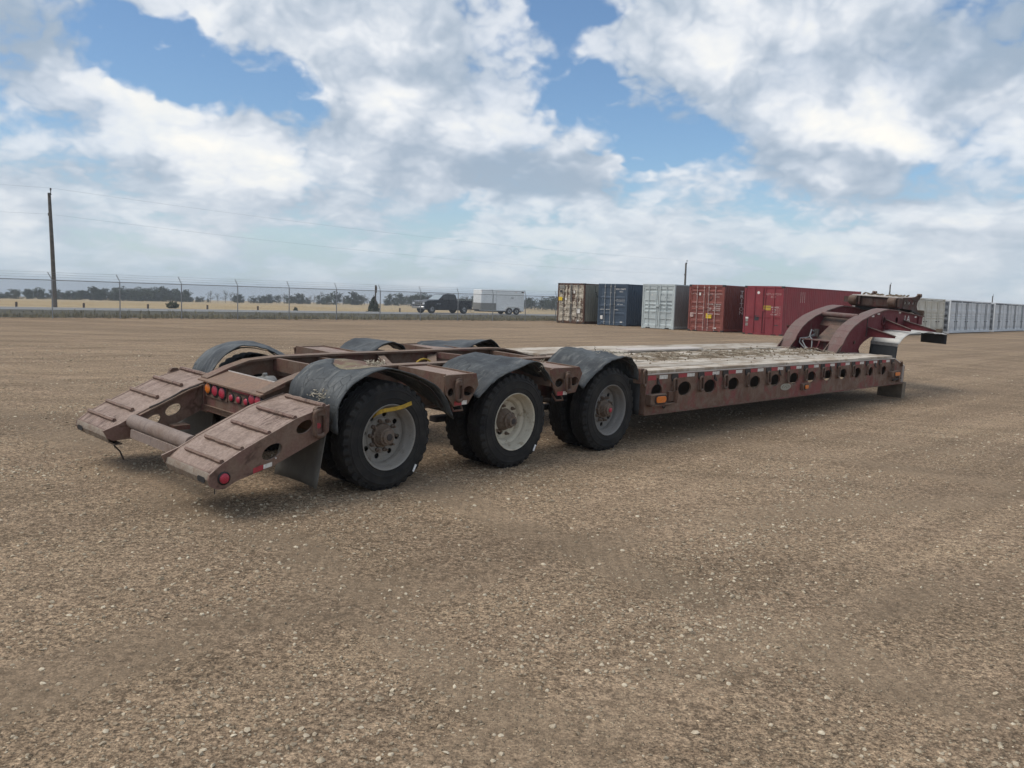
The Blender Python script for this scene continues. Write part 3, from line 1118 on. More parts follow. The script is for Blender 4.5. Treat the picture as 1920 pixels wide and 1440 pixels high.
# ------------------------------------------------------------------ the lowboy trailer
TR = thing('lowboy_trailer', 'long rusty maroon lowboy trailer with three axles, plank deck and gooseneck', 'trailer', (TX, TY, 0), (TROLL, 0, TYAW))
WY = 1.295


def both(fn):
    for s in (-1, 1):
        fn(s)


def ylo(s, a, b):
    """an interval of |y| on side s, ordered"""
    return (min(s * a, s * b), max(s * a, s * b))


# frame rails -----------------------------------------------------------
RAIL_TOP = [(-0.90, 0.85), (-0.66, 0.945), (-0.45, 1.008), (-0.13, 1.035), (0.6, 1.045), (2.2, 1.052), (3.05, 1.055), (3.30, 1.045), (3.55, 1.005), (3.75, 0.955), (3.95, 0.915), (4.3, 0.895)]
RAIL_BOT = [(4.3, 0.45), (3.6, 0.52), (3.0, 0.60), (-0.2, 0.62), (-0.55, 0.60), (-0.90, 0.55)]


def rail(s):
    o = MB().ext(RAIL_TOP + RAIL_BOT, 'y', *ylo(s, 0.50, 0.518), holes=[oval(-0.30, 0.80, 0.13, 0.08), oval(0.86, 0.80, 0.11, 0.07), oval(2.58, 0.80, 0.11, 0.07)]).build('main_rail', M_FRAME, TR)
    m = MB()
    for (x0, z0), (x1, z1) in zip(RAIL_TOP[:-1], RAIL_TOP[1:]):
        y0, y1 = ylo(s, 0.445, 0.575)
        m.hexa([(x0, y0, z0), (x1, y0, z1), (x1, y1, z1), (x0, y1, z0)], [(x0, y0, z0 + 0.022), (x1, y0, z1 + 0.022), (x1, y1, z1 + 0.022), (x0, y1, z0 + 0.022)])
    m.build('top_flange', M_FRAME, o, angle=25)
    m = MB()
    rb = RAIL_BOT[::-1]
    for (x0, z0), (x1, z1) in zip(rb[:-1], rb[1:]):
        y0, y1 = ylo(s, 0.445, 0.575)
        m.hexa([(x0, y0, z0 - 0.02), (x1, y0, z1 - 0.02), (x1, y1, z1 - 0.02), (x0, y1, z0 - 0.02)], [(x0, y0, z0), (x1, y0, z1), (x1, y1, z1), (x0, y1, z0)])
    m.build('bottom_flange', M_FRAME, o, angle=25)
    for x in (3.28, 3.46):
        MB().box(x, x + 0.014, *ylo(s, 0.452, 0.498), 0.62, 1.0).build('stiffener', M_FRAME, o)


both(rail)


def crossmember(pts, w=0.07, h=0.12):
    m = MB()
    for a, b in zip(pts[:-1], pts[1:]):
        m.bar(a, b, w, h)
    return m.build('crossmember', M_FRAME, TR)


crossmember([(-0.12, 0.495, 0.975), (-0.06, -0.495, 0.975)], 0.05, 0.13)
crossmember([(0.42, 0.495, 1.0), (0.52, 0.0, 0.985), (0.66, -0.495, 1.0)], 0.06, 0.07)
crossmember([(1.26, 0.495, 1.0), (1.10, 0.15, 0.95), (1.02, -0.15, 0.95), (0.96, -0.495, 1.0)], 0.08, 0.07)
crossmember([(2.06, 0.495, 1.0), (1.72, 0.1, 0.85), (1.62, -0.495, 0.84)], 0.11, 0.05)
crossmember([(2.12, 0.495, 1.01), (2.42, -0.495, 1.01)], 0.06, 0.07)
crossmember([(3.1, 0.495, 0.98), (3.1, -0.495, 0.98)], 0.06, 0.12)
crossmember([(0.0, 0.495, 0.66), (0.0, -0.495, 0.66)], 0.1, 0.06)
crossmember([(1.7, 0.495, 0.66), (1.7, -0.495, 0.66)], 0.1, 0.06)
crossmember([(-0.84, 0.495, 0.575), (-0.84, -0.495, 0.575)], 0.12, 0.045)
for s in (-1, 1):
    MB().box(-0.11, 0.0, *ylo(s, 0.40, 0.497), 0.86, 0.915).build('gusset', M_FRAME, TR)

# axles, springs, brake chambers ---------------------------------------
AX = [0.0, 1.713, 3.414]
for ax in AX:
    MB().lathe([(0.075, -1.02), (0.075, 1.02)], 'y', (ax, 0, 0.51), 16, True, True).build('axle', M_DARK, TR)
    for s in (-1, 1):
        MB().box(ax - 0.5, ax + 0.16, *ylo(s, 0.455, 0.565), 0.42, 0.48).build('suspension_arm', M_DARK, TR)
        MB().lathe([(0.11, 0.0), (0.135, 0.05), (0.11, 0.10), (0.135, 0.15), (0.10, 0.2)], 'z', (ax + 0.33, s * 0.38, 0.40), 16, True, True).build('air_bag', M_FLAP, TR)
    for s in (-1, 1):
        o = MB().lathe([(0.02, -0.14), (0.075, -0.135), (0.082, -0.10), (0.082, -0.055), (0.095, -0.05), (0.095, -0.025), (0.085, -0.02), (0.085, 0.06), (0.06, 0.08)], 'x', (ax - 0.32, s * 0.30, 0.80), 20, True, True).build('brake_chamber', M_STEEL, TR)
        MB().bar((ax - 0.462, s * 0.30 + 0.045, 0.845), (ax - 0.462, s * 0.30 - 0.045, 0.755), 0.008, 0.008).build('slot', M_BLACK, o)
        for k in range(4):
            a = 0.5 + k * 1.1
            MB().lathe([(0.018, -0.06), (0.018, -0.02)], 'x', (ax - 0.32, s * 0.30 + 0.10 * cos(a), 0.80 + 0.10 * sin(a)), 8, True, True).build('port', M_STEEL, o)
MB().tube([(-0.45, -0.36, 0.86), (-0.3, -0.2, 0.80), (-0.35, 0.1, 0.75), (-0.2, 0.3, 0.78)], 0.014, 6).build('air_line', M_BLACK, TR)
MB().tube([(-0.7, 0.35, 0.80), (-0.55, 0.0, 0.82), (-0.45, -0.35, 0.80)], 0.02, 6).build('air_line', M_HOSE, TR)
m = MB()
m.tube([(1.6 + 0.16 * cos(a), 0.12, 0.86 + 0.16 * sin(a)) for a in [pi * i / 10 for i in range(11)]], 0.011, 6)
m.build('air_line', M_STRAP, TR)
for dx, dy in ((0, 0), (0.05, -0.05), (0.02, -0.1), (0.09, -0.02)):
    MB().lathe([(0.02, 0), (0.02, 0.05), (0.012, 0.055), (0.012, 0.08)], 'z', (-0.42 + dx, -0.30 + dy, 0.86), 8, True, True).build('air_valve', M_STEEL, TR)

# wheels ----------------------------------------------------------------
TYRE_R = 0.51


def tyre_mesh():
    """tread of zigzag ribs with notched shoulders, bulged sidewalls; outer face at y = 0"""
    NS = 170
    prof = [(0.292, 0.022), (0.305, 0.010), (0.318, 0.010), (0.322, 0.005), (0.36, 0.002), (0.364, -0.002), (0.372, -0.002), (0.376, 0.001), (0.43, 0.004), (0.434, 0.001), (0.442, 0.002), (0.446, 0.008), (0.458, 0.012), (0.462, 0.010), (0.488, 0.018), (0.504, 0.027)]
    yw = 0.25
    ribs = []
    edges = [0.030, 0.066, 0.074, 0.104, 0.112, 0.138, 0.146, 0.176, 0.184, 0.220]
    for i in range(0, 10, 2):
        a, b = edges[i], edges[i + 1]
        ribs += [(TYRE_R, a, 1), (TYRE_R, b, 1)]
        if i < 8:
            ribs += [(TYRE_R - 0.013, b + 0.001, 1), (TYRE_R - 0.013, edges[i + 2] - 0.001, 1)]
    full = [(r, y, 0) for r, y in prof] + ribs + [(r, yw - y, 0) for r, y in reversed(prof)]
    V, F = [], []
    n = len(full)
    for k in range(NS):
        a = 2 * pi * k / NS
        zz = 0.006 * (1 if (k // 3) % 2 else -1)
        notch = (k % 5 < 2)
        for i, (r, y, z) in enumerate(full):
            rr = r
            yy = y + (zz if z and 0.04 < y < 0.21 else 0)
            if notch and (i in (14, 15) or i in (n - 15, n - 16)):
                rr -= 0.014
                yy += 0.012 if i < n / 2 else -0.012
            if notch and z and (y < 0.035 or y > 0.215):
                rr -= 0.014
            V.append((rr * cos(a), yy, rr * sin(a)))
    for k in range(NS):
        k2 = (k + 1) % NS
        for i in range(n - 1):
            F.append((k * n + i, k * n + i + 1, k2 * n + i + 1, k2 * n + i))
    mb = MB()
    mb.V, mb.F = V, F
    return mb.mesh('tyre', M_TYRE, 30)


ME_TYRE = tyre_mesh()


def rim_mesh(mat, style):
    m = MB()
    m.lathe([(0.300, 0.020), (0.312, 0.006), (0.309, 0.0), (0.300, 0.004), (0.288, 0.022), (0.285, 0.060), (0.270, 0.085), (0.262, 0.10), (0.258, 0.165), (0.292, 0.235)], 'y', (0, 0, 0), 64)
    if style == 'spoke':
        m.lathe([(0.260, 0.12), (0.225, 0.135), (0.205, 0.165), (0.20, 0.19)], 'y', (0, 0, 0), 48)
        m.ext(oval(0, 0, 0.205, 0.205, 0, 48), 'y', 0.172, 0.184, holes=[oval(0.135 * cos(a), 0.135 * sin(a), 0.040, 0.046, a) for a in (-0.15, -0.15 + 2.1, -0.15 + 4.2)])
    else:
        holes = [oval(0.2 * cos(a), 0.2 * sin(a), 0.027, 0.027, 0, 14) for a in [0.2 + 2 * pi * i / 8 for i in range(8)]]
        m.ext(oval(0, 0, 0.262, 0.262, 0, 56), 'y', 0.140, 0.152, holes=holes)
        m.lathe([(0.175, 0.139), (0.165, 0.128), (0.12, 0.128)], 'y', (0, 0, 0), 40)
    return m.mesh('wheel', mat, 32)


ME_RIM = {'grey': rim_mesh(M_RIM_GREY, 'disc'), 'cream': rim_mesh(M_RIM_CREAM, 'spoke'), 'alloy': rim_mesh(M_RIM_ALLOY, 'disc')}
ME_HUB = MB().lathe([(0.15, 0.17), (0.118, 0.15), (0.112, 0.10), (0.098, 0.095), (0.085, 0.07), (0.082, 0.035), (0.066, 0.03), (0.062, 0.012), (0.05, 0.010), (0.02, 0.004)], 'y', (0, 0, 0), 32, False, True).mesh('hub', M_HUB, 30)
ME_HUB_S = MB().lathe([(0.15, 0.19), (0.125, 0.18), (0.105, 0.13), (0.085, 0.11), (0.083, 0.075), (0.06, 0.07), (0.055, 0.03), (0.03, 0.028)], 'y', (0, 0, 0), 32, False, True).mesh('hub', M_HUB, 30)
ME_CAP = MB().lathe([(0.03, 0.012), (0.028, -0.006), (0.018, -0.010)], 'y', (0, 0, 0), 18, True, True).mesh('hub_cap', M_RED_LENS, 40)
ME_CAP_D = MB().lathe([(0.035, 0.012), (0.032, -0.004), (0.02, -0.006)], 'y', (0, 0, 0), 18, True, True).mesh('hub_cap', M_DARK, 40)
ME_NUT = MB().lathe([(0.019, 0.14), (0.019, 0.10), (0.015, 0.098), (0.011, 0.095), (0.011, 0.072)], 'y', (0, 0, 0), 6, False, True).mesh('lug_nut', M_HUB, 30)


def wheel(ax, y, side, style, detail=True):
    w = put('wheel', ME_RIM[style], TR, (ax, y, 0.503), (0, 0 if not detail else random.uniform(0, 6), 0 if side < 0 else pi))
    t = put('tyre', ME_TYRE, w)
    if detail:
        put('hub', ME_HUB_S if style == 'spoke' or style == 'cream' else ME_HUB, w)
        put('hub_cap', ME_CAP if style == 'alloy' else ME_CAP_D, w, (0, 0.004, 0) if style != 'cream' else (0, 0.03, 0))
        if style != 'cream':
            for k in range(10):
                a = 2 * pi * k / 10
                put('lug_nut', ME_NUT, w, (0.142 * cos(a), 0.0, 0.142 * sin(a)))
        else:
            for k in range(6):
                a = 2 * pi * k / 6 + 0.5
                put('lug_nut', ME_NUT, w, (0.16 * cos(a), 0.05, 0.16 * sin(a)))
    return w


for ax, st in zip(AX, ('grey', 'cream', 'alloy')):
    wheel(ax, -1.268, -1, st)
    wheel(ax, -0.685, 1, 'grey', False)
    wheel(ax, 1.268, 1, 'grey')
    wheel(ax, 0.685, -1, 'grey', False)
# chalk ticks on two tyres
for ax, cx, cz in ((0.0, 0.31, 0.19), (1.713, 0.33, 0.20)):
    MB().bar((ax + cx - 0.012, -1.272, cz - 0.045), (ax + cx + 0.02, -1.272, cz + 0.02), 0.006, 0.02, (1, 0, 0)).build('tyre_mark', M_CHALK, TR)


# fenders ---------------------------------------------------------------
def smooth_path(pts, n):
    pts = np.array(pts, float)
    d = np.concatenate([[0], np.cumsum(np.hypot(*np.diff(pts, axis=0).T))])
    s = np.linspace(0, d[-1], n)
    P = np.stack([np.interp(s, d, pts[:, 0]), np.interp(s, d, pts[:, 1])], -1)
    for _ in range(3):
        Q = P.copy()
        Q[1:-1] = 0.25 * P[:-2] + 0.5 * P[1:-1] + 0.25 * P[2:]
        P = Q
    return P


def fender(outer, inner, s, seed, mat=None, wave=0.022, y0=0.66, y1=1.296):
    NU, NV = 44, 14
    A, B = smooth_path(inner, NU + 1), smooth_path(outer, NU + 1)

    def fn(u, v):
        i = min(NU, int(round(u * NU)))
        p = A[i] * (1 - v) + B[i] * v
        y = y0 + (y1 - y0) * v
        k = mnoise.noise(Vector((u * 5 + seed, v * 3.1, seed * 1.7)))
        k2 = mnoise.noise(Vector((u * 17 + seed, v * 9, 3.1)))
        e = (0.012 * mnoise.noise(Vector((u * 30, seed, 0)))) if v > 0.97 else 0
        return (p[0] + wave * 0.4 * k2, s * (y + e), p[1] + wave * k + 0.4 * wave * k2)
    o = MB().grid(fn, NU, NV).build('fender', mat or M_FENDER, TR, angle=60)
    md = o.modifiers.new('thickness', 'SOLIDIFY')
    md.thickness = 0.010
    md.offset = 0
    # steel former hoops under the rubber
    for v in (0.12, 0.88):
        m = MB()
        pts = [fn(i / 20, v) for i in range(1, 20)]
        pts = [(p[0], p[1], p[2] - 0.022) for p in pts]
        for a, b in zip(pts[:-1], pts[1:]):
            m.bar(a, b, 0.04, 0.008)
        m.build('fender_hoop', M_DARK, o, angle=60)
    return o


F1O = [(-0.615, 0.60), (-0.625, 0.85), (-0.48, 1.03), (-0.25, 1.12), (-0.04, 1.145), (0.25, 1.085), (0.53, 0.955), (0.68, 0.80), (0.77, 0.63)]
F1I = [(-0.70, 0.72), (-0.70, 0.86), (-0.68, 0.98), (-0.53, 1.11), (-0.27, 1.178), (-0.10, 1.165), (0.05, 1.115), (0.22, 1.07), (0.40, 1.04)]
F2O = [(1.10, 0.80), (1.265, 0.94), (1.575, 1.06), (1.75, 1.12), (1.90, 1.148), (2.036, 1.121), (2.184, 0.99), (2.31, 0.83)]
F2I = [(1.10, 0.98), (1.22, 1.09), (1.40, 1.15), (1.60, 1.172), (1.80, 1.168), (1.95, 1.14), (2.10, 1.09), (2.25, 1.02)]
F3O = [(2.80, 0.815), (2.957, 0.926), (3.25, 1.08), (3.42, 1.14), (3.56, 1.165), (3.73, 1.127), (3.876, 1.0), (3.91, 0.86)]
F3I = [(2.84, 0.98), (2.95, 1.10), (3.10, 1.185), (3.30, 1.205), (3.50, 1.195), (3.66, 1.15), (3.80, 1.07), (3.90, 0.97)]
tag(fender(F1O, F1I, -1, 1.3, M_FENDER_WORN), 'torn rear fender worn down to bare steel on top')
fender(F2O, F2I, -1, 4.1)
fender(F3O, F3I, -1, 7.7, wave=0.03)
fender(F1O, [(-0.74, 0.80), (-0.741, 0.90), (-0.60, 1.077), (-0.445, 1.148), (-0.294, 1.158), (-0.10, 1.10), (0.07, 1.03), (0.3, 0.93)], 1, 11.3)
fender([(1.13, 0.90), (1.20, 0.965), (1.354, 1.084), (1.485, 1.144), (1.674, 1.142), (1.995, 1.09), (2.15, 1.0)], [(0.90, 1.03), (1.15, 1.035), (1.305, 1.05), (1.43, 1.14), (1.565, 1.162), (1.74, 1.11), (1.80, 1.03)], 1, 13.9, wave=0.012)
fender([(2.46, 1.02), (2.56, 1.082), (2.96, 1.085), (3.38, 1.08), (3.58, 1.04), (3.75, 0.94)], [(2.55, 1.02), (2.83, 1.058), (3.07, 1.135), (3.27, 1.168), (3.40, 1.10), (3.46, 1.0)], 1, 17.2, wave=0.014)
# torn tufts of rubber and cord
def tuft(name, c, spread, cnt, seed, mat):
    r = random.Random(seed)
    m = MB()
    for _ in range(cnt):
        p = Vector((c[0] + r.gauss(0, spread[0]), c[1] + r.gauss(0, spread[1]), c[2] + r.gauss(0, spread[2])))
        d = Vector((r.uniform(-1, 1), r.uniform(-1, 1), r.uniform(-0.2, 0.9))) * r.uniform(0.012, 0.035)
        m.bar(p, p + d, r.uniform(0.004, 0.012), 0.004)
    return m.build(name, mat, TR, angle=0)


M_CORD = plain('frayed cord', (0.46, 0.41, 0.32), 0.9, var=0.3, scale=30)
for args in (((0.04, -0.93, 1.145), (0.075, 0.035, 0.012), 110, 3), ((-0.635, -1.05, 0.905), (0.02, 0.05, 0.02), 80, 5), ((3.62, -1.00, 1.175), (0.09, 0.09, 0.008), 90, 8), ((2.06, -1.285, 1.105), (0.02, 0.01, 0.03), 24, 9)):
    o = tuft('frayed_rubber', *args, M_CORD)
    o['kind'] = 'stuff'

# mud flaps behind the rear axle
def flap_hang(name, x0, x1, s, ya, yb, ztop, zbot, mat, bow=0.03):
    def fn(u, v):
        y = ya + (yb - ya) * u
        return (x0 + (x1 - x0) * v + bow * sin(u * pi) * v, s * y, ztop + (zbot - ztop) * v)
    o = MB().grid(fn, 8, 6).build(name, mat, TR, angle=60)
    md = o.modifiers.new('thickness', 'SOLIDIFY')
    md.thickness = 0.012
    return o


both(lambda s: flap_hang('mud_flap', -0.72, -0.80, s, 0.62, 1.27, 0.62, 0.13, M_FLAP_DUSTY))
flap_hang('mud_flap', 3.98, 4.0, -1, 0.72, 1.28, 0.9, 0.40, M_FLAP, 0.01)


# tie-down ring hanging from a lug on a plate facing sideways -------------
def link_mesh(w, h, r):
    path = []
    for i in range(24):
        a = 2 * pi * i / 24
        u, v = cos(a), sin(a)
        x = w / 2 * (1 if u > 0 else -1) * min(1, abs(u) * 1.25) ** 0.75
        z = (h - w) / 2 * (1 if v > 0.15 else -1 if v < -0.15 else v / 0.15) + w / 2 * v
        path.append((x, 0, z))
    return MB().tube(path + [path[0]], r, 7, cap=False).mesh('tie_ring', M_RING, 60)


ME_LINK = link_mesh(0.085, 0.155, 0.0135)
ME_LUG = MB().ext([(-0.035, -0.02), (0.035, -0.02), (0.035, 0.02), (0.018, 0.035), (-0.018, 0.035), (-0.035, 0.02)], 'y', -0.028, 0.012).mesh('ring_lug', M_RING, 30)


def tie_ring(parent, x, y, z, s=-1, sc=1.0, tilt=0.0):
    lug = put('ring_lug', ME_LUG, parent, (x, y + s * 0.002, z + 0.065 * sc), (0, 0, 0 if s < 0 else pi), (sc, 1, sc))
    r = put('tie_ring', ME_LINK, parent, (x, y + s * 0.026, z), (0.06 * s, tilt, 0.25), (sc, sc, sc))
    return r


def tape(parent, x0, x1, y, z0, z1, mat, s=-1, slope=0.0):
    return MB().hexa([(x0, y, z0), (x1, y, z0 + slope * (x1 - x0)), (x1, y + s * 0.002, z0 + slope * (x1 - x0)), (x0, y + s * 0.002, z0)],
                     [(x0, y, z1), (x1, y, z1 + slope * (x1 - x0)), (x1, y + s * 0.002, z1 + slope * (x1 - x0)), (x0, y + s * 0.002, z1)]).build('reflective_tape', mat, parent)


def round_lamp(parent, c, r, axis, mat, sgn=-1, name='tail_lamp'):
    """rubber grommet and domed lens"""
    o = MB().lathe([(r * 1.28, 0.0), (r * 1.28, sgn * 0.008), (r * 1.05, sgn * 0.016), (r * 0.99, sgn * 0.008)], axis, c, 26, True, False).build(name, M_BLACK, parent)
    MB().lathe([(r * 1.0, sgn * 0.006), (r * 0.98, sgn * 0.014), (r * 0.8, sgn * 0.021), (r * 0.45, sgn * 0.025), (r * 0.1, sgn * 0.026)], axis, c, 26, True, True).build('lens', mat, o)
    return o


# outriggers between the fenders ----------------------------------------
def outrigger(s, dx, poly, holes, ringx):
    y0, y1 = ylo(s, 1.272, WY)
    o = MB().ext(poly, 'y', y0, y1, holes=holes).build('outrigger', M_FRAME, TR, angle=25)
    xs_ = [p[0] for p in poly]
    x0, x1 = min(xs_) + 0.02, max(xs_) - 0.06
    ya, yb = ylo(s, 0.575, 1.275)
    MB().box(x0, x1, ya, yb, 1.036, 1.048).build('outrigger_top', M_RAMP, o)
    for xx in (x0 - 0.004, x1 - 0.012):
        MB().box(xx, xx + 0.02, ya, yb, 0.86, 1.064).build('outrigger_web', M_FRAME, o)
    tie_ring(o, ringx, s * WY, 0.895, s, 1.25)
    xa = poly[5][0]
    tape(o, xa + 0.0, xa + 0.10, s * (WY + 0.001), 0.752, 0.795, M_TAPE_R, s)
    tape(o, xa + 0.101, xa + 0.17, s * (WY + 0.001), 0.754, 0.795, M_TAPE_W, s)
    m = MB().tube([(xa + 0.02, s * 1.2, 0.76), (xa + 0.03, s * 1.26, 0.69), (xa + 0.15, s * 1.26, 0.69), (xa + 0.17, s * 1.2, 0.76)], 0.012, 6)
    m.build('bracket', M_FRAME, o)


P1 = [(0.62, 1.045), (0.66, 1.056), (1.05, 1.06), (1.09, 0.94), (0.955, 0.757), (0.765, 0.738), (0.655, 0.86)]
P2 = [(2.21, 1.050), (2.25, 1.062), (2.71, 1.06), (2.77, 0.985), (2.668, 0.773), (2.34, 0.750), (2.25, 0.88)]
for s in (-1, 1):
    outrigger(s, 0, P1, [oval(0.715, 0.885, 0.045, 0.042), oval(0.955, 0.885, 0.075, 0.05)], 0.805)
    outrigger(s, 0, P2, [oval(2.37, 0.895, 0.075, 0.05), oval(2.635, 0.90, 0.075, 0.05)], 2.495)

# loading ramps at the tail ---------------------------------------------
RAMP_TOP = [(-0.70, 0.862), (-1.03, 0.768), (-1.52, 0.552), (-1.69, 0.464), (-1.795, 0.388)]
RAMP_SIDE = RAMP_TOP + [(-1.806, 0.345), (-1.785, 0.295), (-1.73, 0.262), (-1.66, 0.26), (-1.57, 0.308), (-1.236, 0.392), (-0.749, 0.59), (-0.70, 0.63)]
SLOPE = math.atan2(0.768 - 0.552, -1.03 + 1.52)


def top_z(x):
    return float(np.interp(x, [p[0] for p in RAMP_TOP[::-1]], [p[1] for p in RAMP_TOP[::-1]]))


M_NOSE = worn_paint('scraped nose steel', (0.20, 0.165, 0.13), (0.24, 0.205, 0.165), (0.15, 0.10, 0.07), 0.5, dust_amt=0.4, scale=2)


def ramp(s):
    y0, y1 = ylo(s, 0.585, 1.272)
    m = MB()
    # sagging, dented tread plate
    NU, NV = 30, 16

    def fn(u, v):
        x = -0.70 + (-1.795 + 0.70) * u
        y = y0 + (y1 - y0) * v
        dent = 0.007 * mnoise.noise(Vector((x * 4, y * 9, s * 3))) - 0.006 * abs(sin((u * 4.6) * pi)) * (1 - abs(2 * v - 1) ** 2)
        fold = -0.014 * max(0, mnoise.noise(Vector((x * 2.2 + 5, y * 16, s)))) * (1 if u < 0.75 else 0.2)
        return (x, y, top_z(x) + dent * (0 if v in (0, 1) else 1) + fold - 0.004)
    o = m.grid(fn, NU, NV).build('ramp', M_RAMP, TR, angle=70)
    md = o.modifiers.new('thickness', 'SOLIDIFY')
    md.thickness = 0.014
    md.offset = -1
    MB().ext(RAMP_SIDE, 'y', *ylo(s, 1.272, 1.290), holes=[oval(-1.249, 0.513, 0.10, 0.058, SLOPE), oval(-0.946, 0.692, 0.085, 0.05, SLOPE)]).build('side_plate', M_RAMP, o, angle=25)
    inner = RAMP_TOP + [(-1.84, 0.41), (-1.80, 0.335), (-1.75, 0.31), (-1.50, 0.32), (-1.20, 0.40), (-0.90, 0.53), (-0.70, 0.60)]
    MB().ext(inner[:4] + inner[5:], 'y', *ylo(s, 0.566, 0.585), holes=[oval(-1.179, 0.56, 0.085, 0.05, SLOPE), oval(-1.37, 0.475, 0.075, 0.045, SLOPE)]).build('inner_plate', M_RAMP, o, angle=25)
    mm = MB()
    for (xa, za), (xb, zb) in zip(RAMP_TOP[:2], RAMP_TOP[1:3]):
        yi, yo = ylo(s, 0.525, 0.565)
        mm.hexa([(xa, yi, za - 0.03), (xb, yi, zb - 0.03), (xb, yo, zb - 0.03), (xa, yo, za - 0.03)], [(xa, yi, za - 0.012), (xb, yi, zb - 0.012), (xb, yo, zb - 0.012), (xa, yo, za - 0.012)])
    mm.build('edge_flange', M_FRAME, o, angle=25)
    # rolled nose
    c = (-1.70, 0.345)
    pts = [(-1.795, 0.388), (-1.806, 0.345), (-1.785, 0.295), (-1.73, 0.262), (-1.66, 0.262)]
    mm = MB()
    for (xa, za), (xb, zb) in zip(pts[:-1], pts[1:]):
        mm.hexa([(xa, y0, za), (xb, y0, zb), (xb, y1, zb), (xa, y1, za)], [(xa + 0.012, y0, za + 0.006), (xb + 0.006, y0, zb + 0.012), (xb + 0.006, y1, zb + 0.012), (xa + 0.012, y1, za + 0.006)])
    mm.build('nose', M_NOSE, o, angle=60)
    MB().ext(rrect(-0.06, 0.06, -0.022, 0.022, 0.02), 'x', -1.8075, -1.8035).build('nose_slot', M_BLACK, o, loc=(0, s * 1.18, 0.335))
    # welded tread bars with rounded, battered tops
    for x in (-0.752, -1.035, -1.275, -1.515, -1.685):
        pts = []
        for i in range(15):
            f = i / 14
            y = 0.70 + (1.278 - 0.70) * f
            pts.append((x + 0.006 * mnoise.noise(Vector((i * 0.6, x * 9, s))), s * y, top_z(x) + 0.010 + 0.005 * mnoise.noise(Vector((i * 0.8, x * 7, 4 + s)))))
        MB().tube(pts, [0.020 + 0.004 * mnoise.noise(Vector((i * 1.3, x * 3, 9))) for i in range(15)], 6).build('tread_bar', M_RAMP, o, angle=50)
    round_lamp(o, (-1.675, s * 1.290, 0.347), 0.042, 'y', M_RED_LENS, s, 'marker_lamp')
    tie_ring(o, -0.815, s * 1.292, 0.715, s, 1.45)
    MB().lathe([(0.024, 0), (0.024, s * 0.004)], 'y', (-0.81, s * 1.291, 0.69), 16, True, True).build('reflector', M_TAPE_R, o)
    tape(o, -1.42, -1.33, s * 1.2915, 0.352, 0.395, M_TAPE_R, s, 0.24)
    tape(o, -1.328, -1.25, s * 1.2915, 0.377, 0.412, M_TAPE_W, s, 0.2)
    MB().ext(oval(0, 0, 0.008, 0.008, 0, 8), 'y', *ylo(s, 1.290, 1.293)).build('paint_dot', M_TAPE_W, o, loc=(-1.215, 0, 0.455))
    # flap bracket and rear cross web inside
    MB().box(-0.74, -0.716, y0, y1, 0.60, 0.84).build('end_web', M_FRAME, o)


both(ramp)
# tube between the ramps
m = MB()
m.lathe([(0.068, -0.564), (0.068, 0.564)], 'y', (-1.565, 0, 0.475), 32, True, True)
m.build('cross_tube', M_TUBE, TR)
MB().hexa([(-1.65, -0.50, 0.355), (-1.63, -0.50, 0.345), (-1.63, 0.44, 0.345), (-1.65, 0.44, 0.355)], [(-1.645, -0.50, 0.43), (-1.625, -0.50, 0.43), (-1.625, 0.44, 0.43), (-1.645, 0.44, 0.43)]).build('tube_skirt', M_TUBE, TR)
MB().tube([(-1.72, 0.66, 0.31), (-1.70, 0.655, 0.24), (-1.66, 0.63, 0.19), (-1.63, 0.62, 0.11)], 0.008, 5).build('loose_cable', M_BLACK, TR)
MB().tube([(-1.70, -1.2, 0.26), (-1.70, -1.2, 0.20)], 0.004, 5).build('loose_cable', M_BLACK, TR)
MB().tube([(-0.93, 0.55, 0.79), (-1.1, 0.555, 0.74), (-1.25, 0.55, 0.66), (-1.42, 0.552, 0.60)], 0.008, 5).build('loose_cable', M_DARK, TR)
MB().box(-1.24, -1.08, 0.42, 0.55, 0.385, 0.43).build('step_bracket', M_FRAME, TR)

# tail light panel
M_HOOD = worn_paint('dusty panel hood', (0.15, 0.085, 0.068), (0.19, 0.125, 0.09), (0.16, 0.09, 0.062), 0.35, dust=(0.30, 0.215, 0.155), dust_amt=0.6)
MB().hexa([(-0.935, -0.57, 0.835), (-0.68, -0.57, 0.915), (-0.68, 0.57, 0.915), (-0.935, 0.57, 0.835)], [(-0.935, -0.57, 0.850), (-0.68, -0.57, 0.93), (-0.68, 0.57, 0.93), (-0.935, 0.57, 0.850)]).build('panel_hood', M_HOOD, TR)
MB().box(-0.684, -0.672, -0.40, 0.44, 0.86, 0.938).build('hood_lip', M_EDGE, TR)
lp = MB().box(-0.872, -0.86, -0.498, 0.498, 0.60, 0.86).build('light_panel', M_FRAME, TR)
MB().box(-0.886, -0.8725, 0.09, 0.497, 0.685, 0.845).build('lamp_plate', M_FRAME, lp)
MB().box(-0.886, -0.8725, -0.32, 0.075, 0.70, 0.79).build('lamp_plate', M_FRAME, lp)
MB().box(-0.886, -0.8725, -0.497, -0.325, 0.70, 0.84).build('lamp_plate', M_FRAME, lp)
MB().box(-0.8745, -0.8722, -0.30, 0.02, 0.80, 0.835).build('reflector_strip', M_TAPE_R, lp)
for y, zz, r, mt in ((0.44, 0.770, 0.050, M_AMBER_LENS), (0.305, 0.765, 0.052, M_RED_LENS), (0.168, 0.760, 0.054, M_RED_LENS), (-0.005, 0.742, 0.033, M_RED_LENS), (-0.135, 0.742, 0.033, M_RED_LENS), (-0.265, 0.742, 0.033, M_RED_LENS), (-0.365, 0.782, 0.050, M_RED_LENS), (-0.47, 0.778, 0.050, M_RED_LENS)):
    round_lamp(lp, (-0.886, y, zz), r, 'x', mt, -1)
